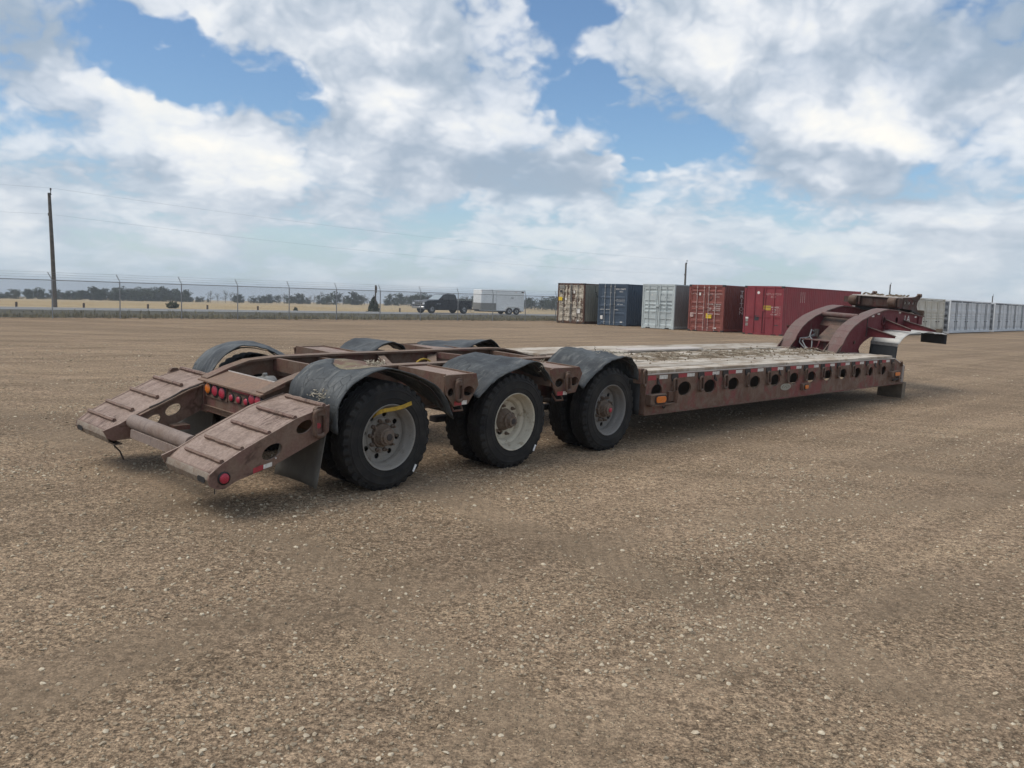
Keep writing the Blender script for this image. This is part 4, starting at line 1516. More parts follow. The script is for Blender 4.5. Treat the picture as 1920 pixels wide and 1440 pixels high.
MB().box(-0.90, -0.77, -0.55, 0.55, 0.545, 0.60).build('lower_flange', M_FRAME, TR)


# ------------------------------------------------------------------ plank deck between the side beams
def bz(x):
    return 0.903 - 0.0074 * (x - 4.09)


X0, X1 = 4.095, 13.455
HOLES = [(4.345, 0.125, 0.088)] + [(5.015 + 0.6640 * k, 0.165, 0.096) for k in range(10)] + [(11.64, 0.115, 0.088), (12.31, 0.125, 0.088)]
HOLES = [(x, (a if x < 11.1 else a), b) for x, a, b in HOLES]


def side_beam(s):
    y0, y1 = ylo(s, 1.270, WY)
    prof = [(X0, bz(X0)), (X0 + 0.015, bz(X0) - 0.5)] + [(X1, bz(X1) - 0.505), (X1, bz(X1) - 0.17), (12.84, bz(12.84))]
    hs = [oval(x, bz(x) - 0.214, a, b, 0, 24) for x, a, b in HOLES]
    o = MB().ext(prof, 'y', y0, y1, holes=hs).build('side_beam', M_BEAM, TR)
    # flanges
    ya, yb = ylo(s, 1.20, 1.305)
    zb0, zb1 = bz(X0) - 0.5, bz(X1) - 0.505
    MB().hexa([(X0, ya, zb0 - 0.018), (X1, ya, zb1 - 0.018), (X1, yb, zb1 - 0.018), (X0, yb, zb0 - 0.018)], [(X0, ya, zb0 - 0.001), (X1, ya, zb1 - 0.001), (X1, yb, zb1 - 0.001), (X0, yb, zb0 - 0.001)]).build('bottom_flange', M_BEAM, o)
    yc, yd = ylo(s, 1.10, 1.302)
    zt0, zt1 = bz(X0), bz(12.84)
    MB().hexa([(X0 - 0.01, yc, zt0 + 0.001), (12.85, yc, zt1 + 0.001), (12.85, yd, zt1 + 0.001), (X0 - 0.01, yd, zt0 + 0.001)], [(X0 - 0.01, yc, zt0 + 0.015), (12.85, yc, zt1 + 0.015), (12.85, yd, zt1 + 0.015), (X0 - 0.01, yd, zt0 + 0.015)]).build('edge_strip', M_EDGE, o)
    z2 = bz(X1) - 0.17
    MB().hexa([(12.85, yc, zt1 - 0.004), (X1 + 0.012, yc, z2 - 0.004), (X1 + 0.012, yd, z2 - 0.004), (12.85, yd, zt1 - 0.004)], [(12.85, yc, zt1 + 0.012), (X1 + 0.012, yc, z2 + 0.012), (X1 + 0.012, yd, z2 + 0.012), (12.85, yd, zt1 + 0.012)]).build('nose_strip', M_EDGE, o)
    MB().box(X1, X1 + 0.012, *ylo(s, 1.10, 1.30), zb1, z2).build('end_plate', M_BEAM, o)
    MB().box(X0 - 0.012, X0 - 0.001, *ylo(s, 1.20, 1.30), zb0, zt0).build('end_plate', M_BEAM, o)
    yy = s * (WY + 0.001)
    # rings on lugs, red band and white tape in each bay
    rx = [4.735 + 0.6665 * k for k in range(13)]
    for k, x in enumerate(rx):
        z = bz(x) - 0.155
        # pocket bracket above the ring
        MB().ext([(x - 0.075, bz(x) - 0.004), (x + 0.06, bz(x) - 0.004), (x + 0.085, bz(x) - 0.05), (x + 0.075, bz(x) - 0.09), (x - 0.05, bz(x) - 0.10), (x - 0.075, bz(x) - 0.06)], 'y', *ylo(s, WY + 0.0005, WY + 0.010)).build('ring_pocket', M_DARK, o)
        ring = put('tie_ring', ME_LINK, o, (x + 0.012, s * (WY + 0.022), z - 0.01), (0.05 * s, random.uniform(-0.06, 0.06), random.uniform(0.1, 0.3)), (1.35, 1.1, 1.22))
        if k < 12:
            xa = x + 0.10
            tape(o, xa, xa + 0.21, yy, bz(xa) - 0.060, bz(xa) - 0.008, M_TAPE_R, s, -0.0074)
            tape(o, xa + 0.212, xa + 0.40, yy, bz(xa) - 0.058, bz(xa) - 0.012, M_TAPE_W, s, -0.0074)
    tape(o, 4.12, 4.30, yy, bz(4.1) - 0.07, bz(4.1) - 0.010, M_TAPE_R, s, -0.0074)
    tape(o, 4.38, 4.57, yy, bz(4.4) - 0.062, bz(4.4) - 0.012, M_TAPE_W, s, -0.0074)
    # stake hooks
    for x in (4.36, 5.80, 7.80, 9.75, 11.82):
        MB().ext([(x - 0.03, bz(x) - 0.045), (x + 0.03, bz(x) - 0.12), (x + 0.05, bz(x) - 0.15), (x + 0.02, bz(x) - 0.14), (x - 0.035, bz(x) - 0.115)], 'y', *ylo(s, WY + 0.0005, WY + 0.016)).build('stake_hook', M_DARK, o)
    # side lamps
    def lamp(x0, x1, z0, z1, dep):
        b = MB().box(x0, x1, *ylo(s, WY + 0.0005, WY + dep), z0, z1).build('lamp_box', M_FRAME, o, bevel=0.004)
        cx, cz = x0 + 0.62 * (x1 - x0), (z0 + z1) / 2
        w, h = 0.30 * (x1 - x0), 0.32 * (z1 - z0)
        MB().ext(rrect(cx - w * 1.25, cx + w * 1.25, cz - h * 1.35, cz + h * 1.35, h * 1.1), 'y', *ylo(s, WY + dep, WY + dep + 0.006)).build('grommet', M_BLACK, b)
        MB().ext(rrect(cx - w, cx + w, cz - h, cz + h, h * 0.9), 'y', *ylo(s, WY + dep + 0.004, WY + dep + 0.018)).build('lens', M_AMBER_LENS, b, bevel=0.006)
    z = bz(4.3)
    lamp(4.10, 4.46, z - 0.375, z - 0.245, 0.085)
    MB().box(4.14, 4.72, *ylo(s, WY + 0.0005, WY + 0.08), z - 0.396, z - 0.380).build('step', M_FRAME, o)
    MB().box(4.58, 4.70, *ylo(s, WY + 0.0005, WY + 0.04), z - 0.36, z - 0.235).build('bracket', M_FRAME, o)
    MB().box(4.705, 4.72, *ylo(s, WY + 0.0005, WY + 0.09), z - 0.379, z - 0.225).build('bracket', M_FRAME, o)
    MB().ring((4.50, s * (WY + 0.03), z - 0.42), 0.025, 0.008).build('pin', M_DARK, o)
    MB().tube([(4.52, s * (WY + 0.03), z - 0.405), (4.68, s * (WY + 0.03), z - 0.40)], 0.012, 6).build('pin', M_DARK, o)
    z = bz(8.7)
    lamp(8.60, 8.80, z - 0.41, z - 0.31, 0.05)
    z = bz(12.8)
    lamp(12.56, 12.98, z - 0.345, z - 0.235, 0.09)
    MB().box(13.05, 13.10, *ylo(s, WY + 0.0005, WY + 0.06), z - 0.47, z - 0.33).build('bracket', M_FRAME, o)
    MB().tube([(12.75, s * (WY + 0.04), z - 0.42), (13.2, s * (WY + 0.04), z - 0.40)], 0.016, 6).build('pin', M_DARK, o)
    MB().tube([(13.2, s * (WY + 0.012), z - 0.06), (13.25, s * (WY + 0.012), z - 0.15)], 0.03, 8).build('pin', M_RING, o)
    MB().box(13.33, 13.36, *ylo(s, WY + 0.0005, WY + 0.03), z - 0.49, z - 0.13).build('bracket', M_EDGE, o)
    # maker's oval
    m = MB().ext(oval(8.06, bz(8.06) - 0.335, 0.185, 0.055, -0.007, 28), 'y', *ylo(s, WY + 0.0005, WY + 0.006))
    pl = m.build('oval_plate', M_PLATE, o)
    if s < 0:
        mm = MB()
        for dx, dz, w, h in ((-0.12, 0.0, 0.02, 0.03), (-0.09, 0.022, 0.045, 0.008), (-0.05, -0.004, 0.03, 0.012), (-0.01, 0.01, 0.04, 0.01), (0.03, -0.012, 0.04, 0.01), (0.07, 0.02, 0.05, 0.008), (0.11, 0.004, 0.018, 0.03)):
            mm.box(8.06 + dx - w / 2, 8.06 + dx + w / 2, -(WY + 0.0075), -(WY + 0.0062), bz(8.06) - 0.335 + dz - h / 2, bz(8.06) - 0.335 + dz + h / 2)
        mm.build('worn_print', M_PLATE_INK, pl)


M_PLATE = plain('faded oval plate', (0.30, 0.29, 0.24), 0.6, var=0.15, scale=20)
M_PLATE_INK = plain('faded plate print', (0.17, 0.15, 0.12), 0.7)
both(side_beam)
# tie ring at the rear corner of the deck
for s in (-1, 1):
    o = MB().box(3.93, 4.03, *ylo(s, 1.20, 1.30), 0.80, 0.99).build('corner_lug', M_FRAME, TR, bevel=0.006)
    put('tie_ring', ME_LINK, o, (3.995, s * 1.335, 0.875), (0.05 * s, 0, 0.3), (1.2, 1.2, 1.25))

# under-deck cross members and centre beams
for x in np.arange(4.4, 12.9, 0.66):
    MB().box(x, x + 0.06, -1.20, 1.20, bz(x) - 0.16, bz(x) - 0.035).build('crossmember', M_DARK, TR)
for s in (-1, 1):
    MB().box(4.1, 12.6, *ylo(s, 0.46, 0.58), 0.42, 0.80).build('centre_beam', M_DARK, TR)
MB().box(12.6, 13.3, -1.15, 1.15, 0.36, 0.72).build('front_crossbeam', M_FRAME, TR)
MB().box(4.08, 4.13, -1.2, 1.2, 0.42, 0.85).build('rear_crossbeam', M_FRAME, TR)

# planks
rows = [(-1.285, -1.052, 0.0, [4.09, 4.78, 8.1, 11.0, 12.72]), (-1.046, -0.806, 0.002, [4.09, 6.3, 9.4, 12.70]), (-0.80, -0.552, -0.002, [4.09, 5.3, 7.2, 10.2, 12.62]),
        (-0.545, -0.305, -0.014, [4.15, 5.6, 9.0, 11.85]), (-0.30, -0.055, -0.016, [4.15, 6.2, 9.6, 11.75]), (-0.05, 0.20, -0.016, [4.15, 5.9, 8.8, 11.7]), (0.206, 0.45, -0.014, [4.15, 6.6, 9.9, 11.7]),
        (0.50, 0.745, 0.004, [4.09, 8.40, 11.9, 12.5]), (0.752, 0.998, 0.0, [4.09, 6.9, 10.2, 12.66]), (1.004, 1.285, 0.0, [4.09, 7.6, 9.2, 12.72])]
rp = random.Random(4)
for ya, yb, dz, cuts in rows:
    for xa, xb in zip(cuts[:-1], cuts[1:]):
        xa2, xb2 = xa + 0.006, xb - 0.006
        j = rp.uniform(-0.005, 0.005)
        tw = rp.uniform(-0.004, 0.004)
        za, zb = bz(xa) + 0.0165 + dz + j, bz(xb) + 0.0165 + dz + j
        th = 0.040
        MB().hexa([(xa2, ya, za), (xb2, ya, zb), (xb2, yb, zb), (xa2, yb, za)], [(xa2, ya, za + th), (xb2, ya, zb + th + tw), (xb2, yb, zb + th), (xa2, yb, za + th + tw)]).build('plank', M_PLANK, TR, bevel=0.005)
# steel wear plate on the far planks
MB().hexa([(6.2, 0.46, bz(6.2) + 0.06), (8.43, 0.46, bz(8.43) + 0.06), (8.43, 0.74, bz(8.43) + 0.06), (6.2, 0.74, bz(6.2) + 0.06)], [(6.2, 0.46, bz(6.2) + 0.085), (8.43, 0.46, bz(8.43) + 0.085), (8.43, 0.74, bz(8.43) + 0.085), (6.2, 0.74, bz(6.2) + 0.085)]).build('wear_plate', M_EDGE, TR)
# inner frame rails running into the deck
for s in (-1, 1):
    MB().box(4.0, 4.9, *ylo(s, 0.455, 0.495), 0.80, bz(4.5) + 0.05).build('rail_end', M_FRAME, TR)
MB().hexa([(4.35, -0.55, 0.955), (5.1, -0.55, 0.95), (5.1, -0.1, 0.95), (4.35, -0.1, 0.955)], [(4.35, -0.55, 0.966), (5.1, -0.55, 0.961), (5.1, -0.1, 0.961), (4.35, -0.1, 0.966)]).build('cover_plate', M_PLANK, TR)


# dried mud lying down the middle of the deck
def mud():
    NU, NV = 130, 34

    def fn(u, v):
        x = 5.05 + (12.1 - 5.05) * u
        y = -0.80 + (0.52 + 0.80) * v
        e = min(1, 6 * v, 6 * (1 - v)) * min(1, 14 * u, 14 * (1 - u))
        h = mnoise.fractal(Vector((x * 1.3, y * 3.2, 2.0)), 1.0, 2.0, 5)
        k = mnoise.noise(Vector((x * 7, y * 9, 1)))
        wide = 0.5 + 0.5 * mnoise.noise(Vector((x * 0.8, 4, y * 0.8)))
        z = -0.055 + e * (0.046 + 0.034 * h + 0.012 * k + 0.018 * wide)
        return (x, y + 0.03 * k, bz(x) + 0.050 + z)
    o = MB().grid(fn, NU, NV).build('mud', M_SOIL, TR, angle=60)
    o['kind'] = 'stuff'
    r = random.Random(21)
    m = MB()
    for _ in range(260):
        x, y = r.uniform(4.9, 12.2), r.gauss(-0.22, 0.36)
        if abs(y) > 1.22:
            continue
        s = r.uniform(0.006, 0.024)
        z = bz(x) + 0.06
        rr = [[s * r.uniform(0.6, 1.2) for _ in range(6)] for _ in range(2)]
        b = [(x + rr[0][i] * cos(i * pi / 3), y + rr[0][i] * sin(i * pi / 3), z - 0.01) for i in range(6)]
        t = [(x + 0.5 * rr[1][i] * cos(i * pi / 3), y + 0.5 * rr[1][i] * sin(i * pi / 3), z + s * 0.7) for i in range(6)]
        m.add(b + t, [(0, 1, 7, 6), (1, 2, 8, 7), (2, 3, 9, 8), (3, 4, 10, 9), (4, 5, 11, 10), (5, 0, 6, 11), (6, 7, 8, 9, 10, 11)])
    o = m.build('mud_clods', M_SOIL, TR, angle=40)
    o['kind'] = 'stuff'
    m = MB()
    for _ in range(160):
        x, y = r.uniform(5.0, 11.9), r.gauss(-0.2, 0.3)
        a = r.uniform(0, pi)
        l = r.uniform(0.03, 0.12)
        z = bz(x) + 0.075 + r.uniform(0, 0.02)
        m.bar((x - l * cos(a), y - l * sin(a), z), (x + l * cos(a), y + l * sin(a), z + r.uniform(-0.01, 0.03)), 0.005)
    o = m.build('straw', M_CORD, TR, angle=0)
    o['kind'] = 'stuff'


mud()

# ------------------------------------------------------------------ gooseneck
NT = [(11.72, 0.90), (11.82, 1.04), (11.95, 1.18), (12.12, 1.31), (12.35, 1.42), (12.70, 1.535), (13.30, 1.662), (13.85, 1.745), (14.12, 1.768), (14.55, 1.757), (15.4, 1.70), (16.40, 1.630)]
NB = [(16.40, 1.47), (15.2, 1.40), (14.2, 1.34), (13.6, 1.27), (13.2, 1.20), (12.92, 1.12), (12.74, 1.03), (12.70, 0.96), (12.76, 0.89), (12.84, 0.82), (11.72, 0.80)]


def neck_arm(s):
    hl = [oval(13.90, 1.545, 0.085, 0.075), oval(14.72, 1.55, 0.08, 0.07)]
    o = MB().ext(NT + NB, 'y', *ylo(s, 0.575, 0.595), holes=hl).build('gooseneck_arm', M_NECK, TR)
    MB().ext(NT + NB, 'y', *ylo(s, 0.385, 0.402)).build('inner_web', M_NECK, o)
    m = MB()
    y0, y1 = ylo(s, 0.355, 0.625)
    for (x0, z0), (x1, z1) in zip(NT[:-1], NT[1:]):
        d = Vector((x1 - x0, 0, z1 - z0)).normalized()
        nn = Vector((-d.z, 0, d.x)) * 0.024
        m.hexa([(x0, y0, z0), (x1, y0, z1), (x1, y1, z1), (x0, y1, z0)], [(x0 + nn.x, y0, z0 + nn.z), (x1 + nn.x, y0, z1 + nn.z), (x1 + nn.x, y1, z1 + nn.z), (x0 + nn.x, y1, z0 + nn.z)])
    m.build('top_flange', M_NECK_TOP, o, angle=30)
    m = MB()
    y0, y1 = ylo(s, 0.365, 0.61)
    nb = NB[:-1]
    for (x0, z0), (x1, z1) in zip(nb[:-1], nb[1:]):
        m.hexa([(x0, y0, z0 - 0.015), (x1, y0, z1 - 0.015), (x1, y1, z1 - 0.015), (x0, y1, z0 - 0.015)], [(x0, y0, z0), (x1, y0, z1), (x1, y1, z1), (x0, y1, z0)])
    m.build('bottom_flange', M_NECK, o, angle=30)
    # foot with flared toes
    y0, y1 = ylo(s, 0.33, 0.65)
    MB().hexa([(11.52, y0, 0.875), (11.84, y0, 0.875), (11.84, y1, 0.875), (11.52, y1, 0.875)], [(11.56, y0, 0.895), (11.84, y0, 0.93), (11.84, y1, 0.93), (11.56, y1, 0.895)]).build('foot', M_BOLSTER, o, bevel=0.006)
    for yy in (0.345, 0.60):
        MB().ext([(11.56, 0.895), (11.72, 0.92), (11.86, 1.10), (11.70, 1.0)], 'y', *ylo(s, yy, yy + 0.018)).build('toe_rib', M_BOLSTER, o)
    # weld line, tapes, hook plate, pins
    MB().box(13.02, 13.045, *ylo(s, 0.5955, 0.605), 1.22, 1.60).build('weld_strip', M_DARK, o)
    for x, z in ((13.25, 1.615), (13.55, 1.665), (14.80, 1.705), (15.85, 1.61)):
        MB().box(x, x + 0.13, *ylo(s, 0.5955, 0.5975), z, z + 0.035).build('reflective_tape', M_TAPE_W, o)
    MB().lathe([(0.035, s * 0.5955), (0.035, s * 0.612)], 'y', (12.45, 0, 1.10), 14, True, True).build('pin', M_BOLSTER, o)
    MB().lathe([(0.10, s * 0.5955), (0.10, s * 0.62), (0.075, s * 0.62), (0.075, s * 0.5955)], 'y', (13.90, 0, 1.545), 22).build('hole_collar', M_NECK, o)
    MB().box(16.05, 16.075, *ylo(s, 0.5955, 0.63), 1.47, 1.64).build('rib', M_NECK, o)
    if s < 0:
        put('lettering', text_mesh('LA', 0.21, M_TAPE_W), o, (15.36, -0.598, 1.575), (pi / 2, 0, 0), (1.5, 1, 1))


M_NECK_TOP = worn_paint('gooseneck scuffed top', (0.135, 0.06, 0.056), (0.15, 0.108, 0.095), (0.12, 0.062, 0.05), 0.5, dust=(0.225, 0.175, 0.155), dust_amt=0.65, scale=2)
both(neck_arm)
MB().lathe([(0.055, -0.385), (0.055, 0.385)], 'y', (13.05, 0, 1.60), 20).build('neck_tube', M_NECK_TOP, TR)
MB().hexa([(13.0, -0.384, 1.36), (13.02, -0.384, 1.36), (13.02, 0.384, 1.36), (13.0, 0.384, 1.36)], [(13.2, -0.384, 1.56), (13.22, -0.384, 1.56), (13.22, 0.384, 1.56), (13.2, 0.384, 1.56)]).build('upper_web', M_BOLSTER, TR)
MB().hexa([(12.25, -0.30, 1.09), (12.28, -0.30, 1.075), (12.28, 0.12, 1.075), (12.25, 0.12, 1.09)], [(12.92, -0.30, 1.39), (12.95, -0.30, 1.375), (12.95, 0.12, 1.375), (12.92, 0.12, 1.39)]).build('hinge_cover', M_BOLSTER, TR)
MB().tube([(12.24 + 0.68 * f, -0.31, 1.10 + 0.30 * f + 0.008 * (i % 2)) for i, f in enumerate(np.linspace(0, 1, 14))], 0.018, 6).build('hinge_chain', M_RING, TR)
MB().box(12.12, 12.22, -0.384, 0.384, 0.88, 1.08).build('cross_box', M_NECK, TR, bevel=0.008)
MB().hexa([(12.0, -0.38, 1.081), (12.3, -0.38, 1.081), (12.3, 0.38, 1.081), (12.0, 0.38, 1.081)], [(12.0, -0.38, 1.10), (12.3, -0.38, 1.10), (12.3, 0.38, 1.10), (12.0, 0.38, 1.10)]).build('cross_box_top', M_NECK_TOP, TR)
MB().box(12.3, 12.6, -0.38, 0.38, 0.60, 0.9).build('hitch_block', M_DARK, TR)
for p, mt in (([(12.30, 0.16, 1.24), (12.2, 0.20, 1.28), (12.1, 0.18, 1.15), (12.05, 0.10, 1.10), (11.97, 0.06, 1.02), (11.95, 0.05, 0.92), (11.9, 0.0, 0.86)], M_HOSE),
              ([(12.30, 0.13, 1.18), (12.15, 0.24, 1.12), (12.0, 0.33, 1.10), (11.96, 0.32, 1.02), (11.92, 0.2, 0.93), (11.88, 0.03, 0.86)], M_HOSE),
              ([(12.28, 0.15, 1.2), (12.1, 0.26, 1.10), (11.98, 0.27, 1.05), (11.94, 0.18, 0.95), (11.87, -0.01, 0.86)], M_HOSE),
              ([(12.05, -0.10, 1.09), (11.95, -0.10, 1.08), (11.93, -0.09, 1.0), (11.94, -0.04, 0.92), (11.95, 0.0, 0.88)], M_NECK)):
    MB().tube(p, 0.014, 7).build('hose', mt, TR, angle=60)
MB().tube([(11.85, 0.13, 0.90), (11.9, 0.0, 0.93), (11.95, -0.1, 0.92)], 0.022, 6).build('valve', M_RING, TR)
MB().box(12.26, 12.32, 0.08, 0.18, 1.15, 1.30).build('manifold', M_DARK, TR)


# front fender brackets, sheets and flaps either side of the gooseneck
def neck_wing(s):
    def bracket(x, z0, z1, zb, yend):
        o = MB().ext([(s * 0.60, z0), (s * yend, z1), (s * yend, z1 - 0.035), (s * 0.60, zb)], 'x', x, x + 0.016).build('wing_bracket', M_NECK, TR)
        MB().hexa([(x - 0.03, s * 0.60, z0), (x + 0.06, s * 0.60, z0), (x + 0.06, s * yend, z1), (x - 0.03, s * yend, z1)], [(x - 0.03, s * 0.60, z0 + 0.012), (x + 0.06, s * 0.60, z0 + 0.012), (x + 0.06, s * yend, z1 + 0.012), (x - 0.03, s * yend, z1 + 0.012)]).build('bracket_flange', M_BOLSTER, o)
    bracket(13.10, 1.40, 1.265, 1.21, 1.16)
    bracket(13.98, 1.565, 1.40, 1.36, 1.16)
    bracket(15.15, 1.545, 1.385, 1.37, 1.30)
    r = random.Random(5 + s)
    prof = smooth_path([(13.24, 1.10), (13.26, 1.18), (13.42, 1.24), (13.75, 1.315), (14.2, 1.352), (14.9, 1.358), (15.5, 1.345), (15.95, 1.315), (16.3, 1.29)], 25)

    def fn(u, v):
        p = prof[min(24, int(round(u * 24)))]
        y = 0.625 + (1.20 - 0.625) * v
        w = 0.02 * mnoise.noise(Vector((p[0] * 2.3, v * 3, 8 + s))) * (0.3 + v)
        if v > 0.9:
            y += 0.05 * mnoise.noise(Vector((p[0] * 3.1, 3, s))) * (1 if u > 0.45 else 0.2)
            w += (0.05 * mnoise.noise(Vector((p[0] * 4.1, 1, s))) - 0.02) * (1 if u > 0.45 else 0.1)
        return (p[0], s * y, p[1] + w)
    o = MB().grid(fn, 24, 8).build('wing_sheet', M_WHITE_SHEET, TR, angle=60)
    md = o.modifiers.new('thickness', 'SOLIDIFY')
    md.thickness = 0.008
    f = flap_hang('wing_flap', 13.24, 13.20, s, 0.64, 1.19, 1.125, 0.66, M_FLAP, 0.02)
    MB().box(13.222, 13.233, *ylo(s, 0.64, 1.19), 1.065, 1.125).build('flap_clamp', M_STEEL, f)
    flap_hang('wing_flap', 16.25, 16.27, s, 0.66, 1.22, 1.275, 1.06, M_FLAP, 0.0)
    MB().box(15.14, 15.22, *ylo(s, 1.30, 1.42), 1.345, 1.43).build('wing_block', M_TIMBER, TR, bevel=0.004)  # brown wood block on the bracket end, not a lamp


both(neck_wing)

# bolster and slide plate riding on the front of the gooseneck
bo = MB().box(14.95, 15.20, -0.52, 0.56, 1.80, 2.03).build('bolster', M_BOLSTER, TR, bevel=0.012)
for y0, y1 in ((-0.28, -0.02), (0.05, 0.28)):
    MB().box(14.938, 14.949, y0, y1, 1.835, 1.985).build('panel', M_BOLSTER, bo)
for y in (0.47, -0.40):
    o = MB().lathe([(0.02, -0.09), (0.085, -0.085), (0.105, -0.06), (0.105, 0.07), (0.085, 0.09), (0.02, 0.095)], 'y', (14.87, y, 1.93), 20, True, True).build('roller', M_RING, bo)
    MB().box(14.86, 14.95, y - 0.15, y - 0.11, 1.84, 2.02).build('roller_ear', M_BOLSTER, bo)
MB().ext([(14.93, 0.60), (14.80, 0.66), (14.80, 0.52), (14.93, 0.50)], 'z', 1.87, 2.0).build('bolster_tip', M_BOLSTER, bo)
MB().hexa([(14.9, -0.50, 2.031), (16.2, -0.50, 2.05), (16.2, 0.52, 2.05), (14.9, 0.52, 2.031)], [(14.9, -0.50, 2.05), (16.2, -0.50, 2.075), (16.2, 0.52, 2.075), (14.9, 0.52, 2.05)]).build('slide_plate', M_EDGE, TR)
sp_prof = [(15.22, 1.80), (15.22, 2.045), (15.7, 2.06), (16.0, 2.085), (16.18, 2.145), (16.28, 2.14), (16.28, 2.05), (16.15, 1.97), (16.12, 1.86), (16.22, 1.76), (16.36, 1.70), (16.36, 1.66), (15.75, 1.775)]
for s in (-1, 1):
    o = MB().ext(sp_prof, 'y', *ylo(s, 0.50, 0.525), holes=[oval(x, 1.93, 0.055, 0.045) for x in (15.36, 15.62, 15.88)]).build('slide_side', M_BOLSTER, TR)
    MB().bar((15.66, s * 0.53, 2.035), (16.12, s * 0.53, 1.985), 0.02, 0.018).build('slide_rib', M_BOLSTER, o)
    MB().bar((15.72, s * 0.53, 1.765), (16.38, s * 0.53, 1.665), 0.05, 0.03).build('slide_shoe', M_DARK, o)
    MB().box(16.36, 16.46, *ylo(s, 0.45, 0.60), 1.62, 1.78).build('stop_block', M_RING, o, bevel=0.01)
    MB().lathe([(0.045, s * 0.47), (0.045, s * 0.56)], 'y', (16.24, 0, 2.115), 14, True, True).build('pivot', M_RING, o)
for x in (15.05, 15.9):
    MB().box(x, x + 0.10, -0.48, 0.48, 1.72, 1.80).build('slide_spacer', M_DARK, TR)
r = random.Random(3)
m = MB()
for _ in range(26):
    x, y = r.uniform(15, 16.1), r.uniform(-0.4, 0.45)
    m.bar((x, y, 2.07), (x + r.uniform(-0.15, 0.15), y + r.uniform(-0.15, 0.15), 2.075 + r.uniform(0, 0.035)), r.uniform(0.02, 0.06), 0.02)
m.build('dirt_lumps', M_SOIL, TR, angle=0)['kind'] = 'stuff'

# ------------------------------------------------------------------ things lying on or under the trailer
RT = Matrix.Translation((TX, TY, 0)) @ Matrix.Rotation(TYAW, 4, 'Z') @ Matrix.Rotation(TROLL, 4, 'X')


def tl(x, y, z):
    return RT @ Vector((x, y, z))


p = tl(13.60, -1.02, 0)
o = MB().box(-0.14, 0.14, -0.26, 0.22, -0.03, 0.316).build('timber_block', M_TIMBER, None, bevel=0.01)
o.location = (p.x, p.y, p.z)
o.rotation_euler = (TROLL, 0, TYAW + 0.10)
tag(o, 'dark weathered timber block propping the front corner of the lowboy deck', 'timber block')
MB().box(-0.142, 0.142, -0.2625, -0.2605, -0.03, 0.31).build('lit_face', plain('timber lit face', (0.17, 0.135, 0.095), 0.85, var=0.3, scale=12), o)  # paler sheet on the outer face; the light on it is in the colour
# yellow webbing strap tied to a wheel stud
pts = [(-0.155, -1.19, 0.70), (-0.15, -1.235, 0.735), (-0.10, -1.275, 0.762), (0.0, -1.30, 0.775), (0.09, -1.315, 0.790), (0.185, -1.33, 0.822)]
m = MB()
for a, b in zip(pts[:-1], pts[1:]):
    m.bar(tl(*a), tl(*b), 0.006, 0.036, RT.to_3x3() @ Vector((-0.1, 0, 1)))
tag(m.build('webbing_strap', M_STRAP, None, angle=60), 'short yellow webbing strap tied to a stud of the rearmost wheel', 'strap')


# ------------------------------------------------------------------ shipping containers
CYAW = 0.8467
CD = Vector((cos(CYAW), sin(CYAW)))          # along the containers
CU = Vector((sin(CYAW), -cos(CYAW)))         # across, towards the viewer's right
CROW = Vector((3.14, 64.04))
HW = 1.219
M_LOCK = plain('galvanised lock rod', (0.42, 0.42, 0.41), 0.45, 0.3, var=0.15)
M_RUBBER = plain('door seal', (0.02, 0.02, 0.022), 0.8)
M_YELLOW = plain('yellow warning label', (0.72, 0.50, 0.03), 0.6, var=0.1, scale=20)
M_YEL_OLD = plain('faded yellow label', (0.45, 0.30, 0.04), 0.6, var=0.2, scale=20)
M_INK = plain('black print', (0.03, 0.03, 0.035), 0.7)
M_PRINT = plain('white print', (0.70, 0.68, 0.64), 0.7, var=0.12, scale=12)
M_PRINT_OLD = plain('worn white print', (0.48, 0.34, 0.31), 0.7, var=0.2, scale=12)
M_PRINT_DK = plain('grey-blue print', (0.16, 0.20, 0.23), 0.7, var=0.2, scale=12)


def corrugated(L, H, depth=0.036, pitch=0.278, y0=0.0):
    """trapezoid wall in the YZ plane, corrugated towards -x, from y0 to y0+L"""
    n = max(1, int(round(L / pitch)))
    p = L / n
    pts = []
    for i in range(n):
        a = y0 + i * p
        pts += [(0.0, a), (0.0, a + p * 0.26), (-depth, a + p * 0.50), (-depth, a + p * 0.76)]
    pts.append((0.0, y0 + L))
    m = MB()
    vs = [(x, y, 0.0) for x, y in pts] + [(x, y, H) for x, y in pts]
    N = len(pts)
    m.add(vs, [(i, i + 1, i + 1 + N, i + N) for i in range(N - 1)])
    return m


def rib_panel(w, h, ribs, depth, thick=0.04):
    """a pressed door leaf in XZ, facing -y, with ribs (z0, z1) pressed in, each with a sloping lower lip"""
    zs = [(0.0, 0.0)]
    for z0, z1 in ribs:
        zs += [(z0, 0.0), (z0 + min(0.05, (z1 - z0) * 0.4), depth), (z1 - 0.012, depth), (z1, 0.0)]
    zs.append((h, 0.0))
    m = MB()
    e = 0.09 if w > 0.6 else 0.05
    vs, fs = [], []
    for z, d in zs:
        vs += [(0, 0, z), (e, 0, z), (e + 0.02, d, z), (w - e - 0.02, d, z), (w - e, 0, z), (w, 0, z)]
    for i in range(len(zs) - 1):
        for k in range(5):
            fs.append((i * 6 + k, i * 6 + k + 1, i * 6 + 6 + k + 1, i * 6 + 6 + k))
    m.add(vs, fs)
    m.box(0, w, thick, thick + 0.01, 0, h)
    m.box(-0.001, 0.006, 0, thick, 0, h).box(w - 0.006, w + 0.001, 0, thick, 0, h)
    return m


